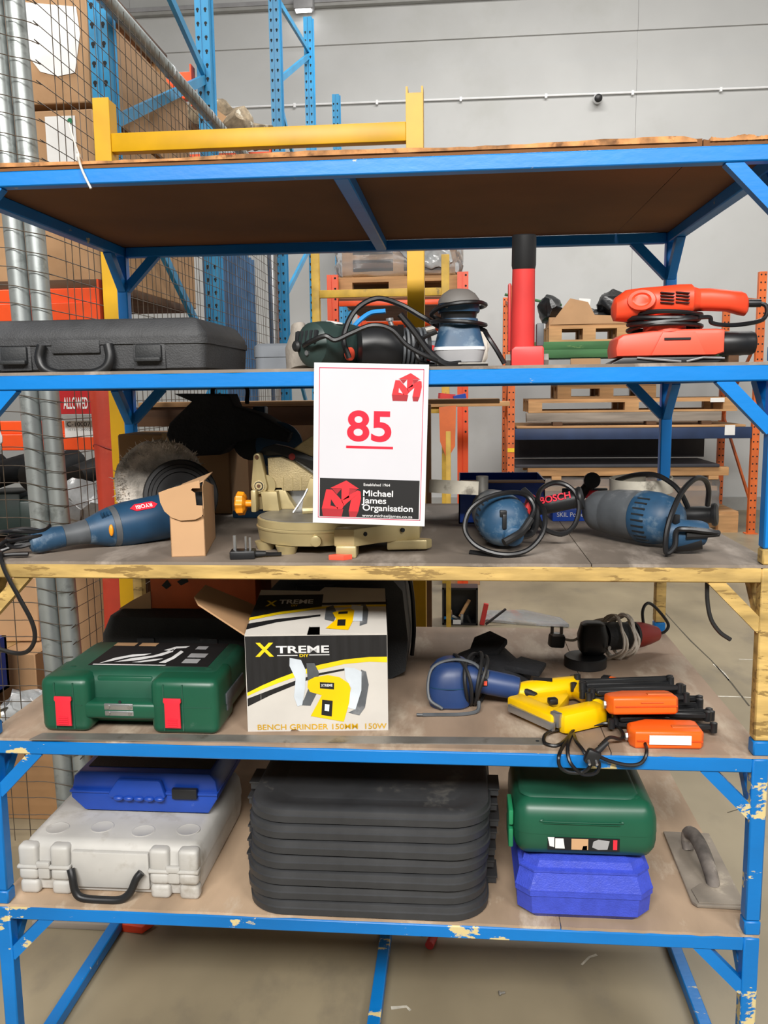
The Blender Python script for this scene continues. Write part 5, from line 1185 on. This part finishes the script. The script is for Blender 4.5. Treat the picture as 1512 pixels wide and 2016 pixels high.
# ---- yellow nailer
ro = V((.205, .255, Z4))
t = thing('electric_nailer', 'bright yellow electric staple gun lying on its side', 'staple gun', ro)
def S4(u, v, h=.03): return onZ(u, v, Z4+h)-ro
a0, b0_ = S4(1016, 1366, .028), S4(1140, 1352, .028)
obj('motor_housing', MB().lathe([(-.006, .012), (0, .023), (.03, .026), ((b0_-a0).length-.008, .026), ((b0_-a0).length, .02)], a0, b0_-a0, 20), 'tool_yellow', t)
body = [S4(*p, .0) for p in ((1000, 1388), (1040, 1372), (1112, 1372), (1128, 1398), (1098, 1432), (1088, 1430))]
c1, c2, c3, c4 = S4(1012, 1385, .02), S4(1100, 1425, .02), S4(1180, 1405, .022), S4(1150, 1362, .025)
obj('nose_body', MB().bar(c1+V((0, 0, .006)), c2+V((0, 0, .006)), .042, .03, (0, 0, 1), .006), 'tool_yellow', t)
obj('magazine_rail', MB().bar(c1+V((-.012, -.024, .0)), c2+V((-.012, -.02, .0)), .008, .016, (0, 0, 1), .001), 'metal', t)
obj('grip_end', MB().bar(c2+V((-.004, 0, .004)), c3+V((.004, 0, .004)), .05, .046, (0, 0, 1), .012), 'tool_yellow', t)
obj('handle', MB().tube([c3+V((-.004, .01, .006)), (c3+c4)/2+V((.006, .0, .006)), c4+V((-.012, 0, .004)), S4(1120, 1352, .03)], .0215, 14), 'tool_yellow', t)
obj('web', MB().prism([(p.x, p.y) for p in (S4(1030, 1375, .02), S4(1110, 1360, .02), S4(1120, 1380, .02), S4(1095, 1410, .02))], (0, 0, .008), (1, 0, 0), (0, 1, 0), .026, .003), 'tool_yellow', t)
tr_ = S4(1088, 1380, .05)
obj('trigger', MB().box(tr_, (.02, .018, .014), (0, 0, .3), .004), 'plastic_black', t)
obj('hinge', MB().box(c2+V((-.006, -.006, .012)), (.012, .022, .03), (0, 0, .7), .001), 'metal', t)
lb = (a0+b0_)/2+V((-.012, -.004, .0265))
obj('label', MB().box(lb, (.042, .014, .0016), (R(8), 0, -.08)), 'black_print', t)
cs = c3+V((.02, -.008, .006))
obj('cord_sleeve', MB().lathe([(0, .011), (.01, .011), (.05, .007)], c3+V((.012, 0, .006)), (1, -.45, -.12), 14), 'rubber', t)
def P4(u, v, Y): return onY(u, v, Y)-ro
cl = [(1215, 1412, .15), (1240, 1430, .1), (1265, 1455, .04), (1273, 1480, -.004), (1262, 1502, -.014), (1235, 1506, -.014), (1200, 1498, -.014), (1175, 1487, -.016)]
obj('cord', MB().tube([P4(*p) for p in cl], .0036, 7), 'cable_black', t)
cl = [(1180, 1470, -.006), (1200, 1452, .02), (1222, 1455, .04), (1226, 1445, .06), (1215, 1430, .1), (1190, 1424, .12), (1140, 1432, .10), (1100, 1436, .09), (1075, 1445, .06), (1072, 1462, .03), (1095, 1468, .02), (1115, 1455, .05), (1130, 1435, .09)]
obj('cord_loop', MB().tube([P4(*p) for p in cl], .0036, 7), 'cable_black', t)
cl = [(1120, 1450, .06), (1108, 1470, .02), (1100, 1490, -.013), (1103, 1510, -.014), (1122, 1521, -.014), (1148, 1520, -.014), (1162, 1505, -.018), (1150, 1480, -.012), (1135, 1460, .02), (1128, 1445, .06), (1118, 1470, .01), (1122, 1500, -.013), (1145, 1523, -.014), (1172, 1522, -.014), (1180, 1505, -.017), (1172, 1490, -.016)]
obj('cord_loop', MB().tube([P4(*p) for p in cl], .0036, 7), 'cable_black', t)
pc = P4(1166, 1490, -.024)
pg = obj('plug', MB().box(pc, (.028, .018, .03), (0, .4, 0), .006), 'plastic_black', t)
for dx in (-.008, .006): obj('pin', MB().cyl(pc+V((dx, -.009, -.004)), pc+V((dx, -.022, -.006)), .0026, n=8), 'metal', pg)
obj('plug_sleeve', MB().lathe([(0, .007), (.03, .0045)], pc+V((.008, .004, .008)), (1, .5, .7), 10), 'rubber', pg)

# ---- orange handled expanding frames
def lattice(label, loc, rz, tilt, sticker, nb, up_=0.0):
    t = thing('expanding_frame', label, 'tool', loc, (tilt, 0, rz), 'orange handled expanding frames'); t.scale = (1.14, 1.1, 1.22)
    hb = [(-.062, 0), (.056, 0), (.062, .006), (.062, .024), (.056, .03), (-.05, .03), (-.066, .02), (-.068, .008)]
    h = obj('handle', MB().prism([(-.058, -.004), (.052, -.004), (.058, .004), (.058, .05), (.05, .058), (-.03, .06), (-.064, .04), (-.066, .008)], (0, 0, 0), (1, 0, 0), (0, 1, 0), .03, .006, 3), 'tool_orange', t)
    obj('grip_slot', MB().box((.03, .02, .0302), (.045, .012, .003), None, .001), 'rack_orange_b', h)
    obj('edge_line', MB().bx(-.055, .054, -.0062, -.0035, .0135, .0155), 'rack_orange', h)
    if sticker: obj('sticker', MB().bx(-.035, .035, -.0066, -.0045, .009, .024), 'paper', h)
    else: obj('embossing', MB().bx(-.01, .03, -.0064, -.0045, .02, .0215), 'rack_orange_b', h)
    obj('bolt', MB().lathe([(0, .007), (.004, .007)], (-.067, .018, .014), (-1, 0, 0), 6), 'metal', t)
    bar0 = None; pin0 = None
    for i in range(nb):
        y = .07+.0135*i+.006*math.sin(i*2.3); sgn = 1 if i % 2 else -1
        if bar0 is None: bar0 = obj('link_bar', MB().box((0, 0, 0), (.17, .0075, .011), None, .003, 1), 'plastic_black', t, loc=(.005+.006*(i//2), y, .014+.004*(i % 2)+up_), rot=(0, R(1.6)*sgn, R(8)*sgn))
        else: inst(bar0, t, (.005+.008*math.sin(i*1.9), y, .014+.006*(i % 3)+up_), (0, R(1.6)*sgn*(1+.5*math.sin(i)), R(8)*sgn*(1+.4*math.sin(i*1.3))))
        for sx in (-.085, .09):
            if pin0 is None: pin0 = obj('joint_pin', MB().lathe([(-.008, .0065), (.008, .0065), (.009, .004)], (0, 0, 0), (0, 0, 1), 10), 'plastic_black', t, loc=(sx, y, .016+up_))
            else: inst(pin0, t, (sx+.008*math.sin(i*1.9), y+sgn*.012*(1 if sx > 0 else -1), .016+.006*(i % 3)+up_))
    return t
lattice('lower orange handled expanding lattice tool with a white sticker', (.405, .026, Z4), R(1), 0, True, 9)
lattice('upper orange handled expanding lattice tool lying on the lower one', (.372, .085, Z4+.046), R(5), R(-8), False, 11, .0)
t = thing('screwdriver_grip', 'black and orange screwdriver handle behind the expanding frames', 'screwdriver', (.375, .36, Z4+.014), (0, 0, R(-32)))
obj('cap', MB().lathe([(0, .01), (.004, .014), (.02, .0145)], (-.05, 0, 0), (1, 0, 0), 14), 'plastic_black', t); obj('grip', MB().lathe([(.0205, .0135), (.06, .012), (.075, .008)], (-.05, 0, 0), (1, 0, 0), 14), 'tool_orange', t)
obj('shaft', MB().cyl((.025, 0, 0), (.09, 0, 0), .003, n=8), 'metal', t)

# ---- small grinder with white cable
ro = V((.315, .545, Z4))
t = thing('angle_grinder', 'small black angle grinder wrapped in white cable at the back right', 'grinder', ro)
obj('wheel_guard', MB().lathe([(0, .05), (.002, .053), (.024, .053), (.027, .05), (.027, .02)], (0, -.01, 0), (0, 0, 1), 32), 'plastic_black', t)
obj('gear_head', MB().loft([rr(w_, d_, r_, z_, 4, .02, .01) for z_, w_, d_, r_ in ((.0272, .05, .05, .02), (.04, .07, .07, .02), (.075, .075, .07, .02), (.105, .06, .055, .02), (.11, .04, .035, .01))]), 'plastic_black', t)
gx = V((.82, .52, -.1)).normalized()
obj('body', MB().lathe([(0, .036), (.05, .036), (.09, .034), (.1, .032)], (.045, .03, .066), gx, 24), 'case_dark', t)
obj('rear_housing', MB().lathe([(.1005, .034), (.13, .034), (.16, .028), (.19, .02), (.195, .012)], (.045, .03, .066), gx, 24), 'maroon', t)
obj('rubber_ring', MB().lathe([(.098, .037), (.106, .037)], (.045, .03, .066), gx, 24), 'rubber', t)
obj('bolt', MB().cyl((.05, -.03, .055), (.055, -.036, .055), .006, n=8), 'metal', t)
cw = []
x_, y_, z_ = frame(gx)
for i in range(90):
    a = i*.42; rr_ = .053+.006*math.sin(i*1.7)
    p = V((.045, .03, .062))+gx*(.05+.028*math.sin(i*.11))+x_*(rr_*math.cos(a))+y_*(rr_*1.05*math.sin(a)); p.z = max(p.z, .005); cw.append(p)
obj('wound_cord', MB().tube(cw, .0036, 6, 2), 'cable_grey', t)
obj('cord_loop', MB().tube([V((.045, .03, .066))+gx*.19, V((.23, .14, .05)), V((.24, .15, .07)), V((.205, .14, .115)), V((.18, .13, .13)), V((.165, .115, .11)), V((.17, .11, .06))], .0042, 7), 'cable_black', t)
pl_ = obj('plug', MB().box((-.065, .06, .045), (.04, .03, .034), (0, .1, .2), .006), 'tool_gear', t)
obj('plug_shell', MB().box((-.064, .059, .061), (.034, .026, .01), (0, .1, .2), .004), 'metal', pl_)
for dx in (-.012, .012): obj('pin', MB().bx(-.065+dx-.004, -.065+dx+.004, .055, .06, .064, .084), 'metal_dull', pl_)
obj('plug_cord', MB().tube([(-.045, .055, .05), (-.02, .05, .05), (.0, .045, .07), (.02, .04, .10), (.05, .04, .11)], .0036, 7), 'cable_grey', t)
# ---- steel straightedge
t = thing('straightedge', 'long flat steel ruler lying along the front edge of the blue shelf', 'ruler', (-.355, .028, Z4), R(1.9))
obj('blade', MB().prism([(-.525, -.017), (.515, -.017), (.522, -.012), (.522, .012), (.515, .017), (-.512, .017)], (0, 0, 0), (1, 0, 0), (0, 1, 0), .002), 'metal_dull', t)
obj('hang_hole', MB().cyl((.508, 0, .002), (.508, 0, .0024), .004, n=12), 'hole_dark', t)
# ---- short cable hanging off the yellow rail at right
cable('cable_end', [(.465, .03, S[2]-.032), (.467, .03, S[2]-.07), (.475, .03, S[2]-.105), (.492, .03, S[2]-.13), (.513, .03, S[2]-.145)], 'rubber', None, .0042, label='short stiff black cable end hanging below the yellow rail at right')

# ================================================================== shelf 5
# ---- off white case
ro = V((-.752, .04, Z5))
t = thing('tool_case', 'dirty white plastic tool case with black handle on the lowest shelf', 'case', ro)
obj('lower_shell', rcase(.392, .385, .03, [(0, .012), (.006, .004), (.03, 0), (.06, 0)], 0, .205), 'case_white', t)
obj('upper_shell', rcase(.396, .389, .032, [(.0602, 0), (.068, 0), (.1, .004), (.112, .012), (.116, .024)], 0, .205), 'case_white', t)
for x0 in (-.198, -.127, .092, .155):
    x1 = x0+.043
    for (z0, z1, y0) in ((0, .032, .0), (.033, .062, -.002), (.0625, .112, -.001)): obj('front_rib', MB().bx(x0, x1, y0, .03, z0, z1, .009, 3), 'case_white', t)
    obj('rim_rib', MB().bx(x0-.002, x1+.002, -.004, .02, .06, .068, .003), 'case_white', t)
for x in (-.142, .1445):
    l_ = obj('latch', MB().bx(x-.013, x+.013, .0, .012, .036, .074, .003), 'case_white', t); obj('latch_lip', MB().bx(x-.015, x+.015, -.004, .006, .062, .076, .003), 'case_white', l_)
obj('front_wall', MB().bx(-.08, .09, .004, .02, .018, .1, .004), 'case_white', t)
hp = [(-.078, -.006, .066), (-.072, -.012, .05), (-.066, -.016, .022), (-.05, -.018, .008), (0, -.018, .005), (.035, -.018, .008), (.055, -.016, .024), (.068, -.012, .052), (.078, -.006, .064)]
obj('handle', MB().tube(hp, .0085, 10), 'plastic_black', t)
for i in range(4): obj('disc_emboss', MB().lathe([(0, .026), (.001, .026), (.0016, .024), (.0008, .022)], (-.14+.098*i, .07+.012*(i % 2), .1155), (0, 0, 1), 28), 'case_white', t)
text('T10', 'black_print', t, .02, (.032, .0035, .055), (-1, 0, 0), (0, 0, -1), .03, 0, 'lettering', -.0006)
# ---- blue case on top
ro = V((-.722, .188, Z5+.1205))
t = thing('tool_case', 'glossy blue plastic case lying on top of the dirty white case', 'case', ro)
low = [(-.14, 0), (.15, 0), (.172, .035), (.172, .046), (-.172, .046), (-.172, .03)]
upp = [(-.172, .0465), (.172, .0465), (.168, .075), (.155, .092), (-.15, .092), (-.166, .078)]
obj('lower_shell', MB().prism(low, (0, .25, 0), (1, 0, 0), (0, 0, 1), .25, .004), 'case_blue', t)
obj('upper_shell', MB().prism(upp, (0, .25, 0), (1, 0, 0), (0, 0, 1), .245, .006), 'case_blue', t)
obj('rim', MB().bx(-.173, .173, -.004, .25, .0435, .049, .001), 'case_blue', t)
obj('handle', MB().prism([(-.075, 0), (.05, 0), (.055, .006), (.045, .04), (.04, .044), (-.055, .044), (-.06, .038), (-.08, .008)], (0, -.012, .036), (1, 0, 0), (0, 0, 1), -.016, .004), 'case_blue', t)
for i in range(5): obj('finger_rib', MB().ell((-.055+.024*i, -.012, .037), (.012, .007, .006), (0, 0, 0), 12, 8), 'case_blue', t)
obj('latch', MB().bx(.07, .128, -.012, .0, .038, .062, .002), 'plastic_black', t)
obj('lid_sheet', MB().bx(-.14, .15, .03, .22, .0921, .0935, .0005, 1), 'case_dark', t)
# ---- stack of lids
words = ('topmost', 'second', 'third', 'fourth', 'fifth', 'sixth', 'lowest')
base = None
for i in range(7):
    k = 6-i
    z = Z5+.0325*k; dx = (.004, .0, .004, -.001, -.003, -.006, 0)[i]; dy = (.012, .008, .004, .006, .0, .004, 0)[i]
    lab = words[i]+(' black tote lid of the stack, its panel partly seen under the shelf' if i == 0 else ' black tote lid from the top of the stack' if i < 6 else ' black tote lid, bottom of the stack')
    if base is None:
        t = thing('tote_lid', lab, 'lid', (-.195+dx, .175+dy, z), 0, 'black tote lids in a stack')
        W5, D5 = .508, .35
        m = MB().loft([rr(W5-2*i_, D5-2*i_, max(.085-i_, .03), z_, 8) for z_, i_ in ((0, .006), (.003, .001), (.017, .0), (.019, .003), (.028, .005), (.0315, .010), (.0318, .03), (.029, .036), (.029, .06))])
        obj('shell', m, 'case_charcoal', t)
        obj('panel', MB().loft([rr(W5-2*i_, D5-2*i_, .05, z_, 6) for z_, i_ in ((.0290, .06), (.0308, .066), (.0308, .09))]), 'case_charcoal', t)
        for sx in (-1, 1):
            m = MB()
            for j in range(5): m.bx(sx*(W5/2-.004), sx*(W5/2+.018), -.03+.014*j, -.026+.014*j, .004, .018)
            m.bx(sx*(W5/2-.004), sx*(W5/2+.02), -.034, .034, .018, .022)
            obj('grip_tab', m, 'case_charcoal', t)
        base = t
    else:
        c = copy_tree(base); c.location = (-.195+dx, .175+dy, z); c['label'] = lab; c.rotation_euler = (0, 0, R((0, .4, -.5, .6, -.3, .5, 0)[i]))
# ---- violet blue case
t = thing('tool_case', 'violet blue plastic case with chamfered corners under the green case', 'case', (.25, .165, Z5))
def octr(w_, d_, c_, z_): return [V((x, y, z_)) for x, y in ((w_/2, d_/2-c_), (w_/2-c_, d_/2), (-w_/2+c_, d_/2), (-w_/2, d_/2-c_), (-w_/2, -d_/2+c_), (-w_/2+c_, -d_/2), (w_/2-c_, -d_/2), (w_/2, -d_/2+c_))]
obj('lower_shell', MB().loft([octr(.27-2*i_, .28-2*i_, .028, z_) for z_, i_ in ((0, .012), (.012, .002), (.014, .002), (.05, 0), (.052, -.003), (.064, -.003))]), 'case_violet', t)
obj('upper_shell', MB().loft([octr(.27-2*i_, .28-2*i_, .028, z_) for z_, i_ in ((.0642, -.0035), (.07, -.0015), (.098, .006), (.1, .004), (.104, .004), (.107, .012), (.12, .016), (.128, .03), (.13, .05))]), 'case_violet', t)
obj('seam_line', MB().loft([octr(.2775, .2875, .028, .063), octr(.2775, .2875, .028, .065)]), 'case_violet', t)
# ---- green case on end
t = thing('tool_case', 'rounded dark green case with a picture sticker on the violet blue case', 'case', (.25, .155, Z5+.1305))
obj('lower_shell', rcase(.286, .25, .032, [(0, .026), (.006, .012), (.02, .003), (.035, 0), (.052, 0)]), 'case_green', t)
obj('upper_shell', rcase(.288, .252, .034, [(.0522, 0), (.08, .001), (.1, .006), (.112, .016), (.118, .03)]), 'case_green', t)
obj('ridge', MB().tube([(-.085, -.128, .084), (-.08, -.1275, .08), (.06, -.1275, .08), (.066, -.128, .084)], .0016, 5).tube([(-.085, -.128, .077), (.066, -.128, .076)], .0012, 5), 'case_green', t)
obj('side_catch', MB().bx(-.153, -.143, -.105, -.03, .01, .05, .003), 'green_bright', t); obj('side_catch', MB().bx(-.153, -.143, -.105, -.03, .058, .09, .003), 'green_bright', t)
obj('lid_plateau', rcase(.24, .2, .03, [(.1175, 0), (.121, .003), (.1225, .008)], -.01, .0), 'case_green_dusty', t)
obj('lid_stud', MB().lathe([(0, .008), (.003, .008), (.004, .005)], (.105, -.085, .1165), (0, 0, 1), 14), 'case_green', t)
so = (-.075, -.1262, .022); st_ = obj('sticker', MB().bx(-.076, .066, -.1268, -.1258, .02, .047), 'black_print', t)
def sp(mt, p): flat('sticker_print', [[(a_, b_) for a_, b_ in q] for q in p], mt, st_, (-.076, -.1268, .02), (1, 0, 0), (0, 0, 1), .0005)
sp('paper', [[(0, .027), (.013, .027), (.013, .006), (.004, .008)], [(.015, .0035), (.034, .0035), (.031, .025), (.015, .025)]])
sp('carton_light', [[(.047, .002), (.08, .002), (.08, .025), (.047, .025)]]); sp('maroon', [[(.068, .002), (.078, .002), (.078, .011), (.07, .01)]])
sp('tool_grey', [[(.088, .008), (.1, .003), (.118, .004), (.122, .022), (.1, .025), (.09, .02)]]); sp('latch_red', [[(.129, .004), (.137, .004), (.137, .025), (.129, .025)]])
# ---- plasterer float
t = thing('plastering_trowel', 'plaster caked trowel with arched handle at the right of the lowest shelf', 'trowel', (.535, .235, Z5), R(-1.5))
obj('blade', MB().prism([(-.052, -.14), (-.044, -.152), (.05, -.152), (.054, -.146), (.054, .15), (-.052, .15)], (0, 0, .002), (1, 0, 0), (0, 1, 0), .007, .0015), 'trowel_face', t)
obj('plaster_crust', MB().prism([(-.04, -.146), (.045, -.146), (.05, -.06), (.02, -.08), (-.02, -.075), (-.045, -.1)], (0, 0, .009), (1, 0, 0), (0, 1, 0), .003, .001).jitter(.0012, 2, 60), 'trowel_face', t)
obj('handle', MB().tube([(-.012, .07, .008), (-.014, .078, .03), (-.012, .066, .052), (-.006, .035, .058), (0, -.005, .05), (.004, -.045, .034), (.006, -.072, .018), (.006, -.082, .006)], lambda q: .0125+.003*math.sin(q*3.1), 12), 'trowel_handle', t)
# bottom rail paint patch and loose bits on the floor
t = tag(obj('offcut_plank', MB().bx(-1.22, -.97, .56, .70, 0, .018, .002), 'wood_grey'), 'short grey plank on the floor under the rack at left', 'plank')
t = tag(obj('orange_scrap', MB().prism([(0, 0), (.06, -.01), (.09, .03), (.02, .045)], (-.955, .56, 0), (1, 0, 0), (0, 1, .1), .022, .004).jitter(.006, 3, 40), 'tool_orange_red'), 'crumpled orange red plastic scrap on the floor under the rack', 'scrap')
t = tag(obj('red_tube', MB().lathe([(0, .012), (.05, .012), (.05, .009), (.005, .009)], (-.085, .54, .0125), (.25, 1, 0), 14), 'tool_red'), 'short red plastic tube on the floor under the lowest shelf', 'tube')
t = tag(obj('paper_chip', MB().prism([(0, 0), (.03, .012), (.03, .015), (.004, .002), (.03, -.006), (.03, -.003)], (-.8, .16, .001), (1, 0, 0), (0, 1, 0), .001), 'paper'), 'tiny white V shaped chip on the floor under the rack', 'chip')
for i, (u, v, l_) in enumerate(((830, 1838, 'small silver bolt on the floor beside the red tube'), (982, 1957, 'small dark bolt on the floor under the middle of the rack'), (432, 1806, 'tiny white pebble on the floor behind the left runner'))):
    p = onZ(u, v, .004); tag(obj('loose_bolt', MB().lathe([(0, .006), (.004, .006), (.0042, .003), (.016, .003)], (p.x, p.y, .006), (1, .3*i, 0), 8), 'metal_dull'), l_, 'bolt')
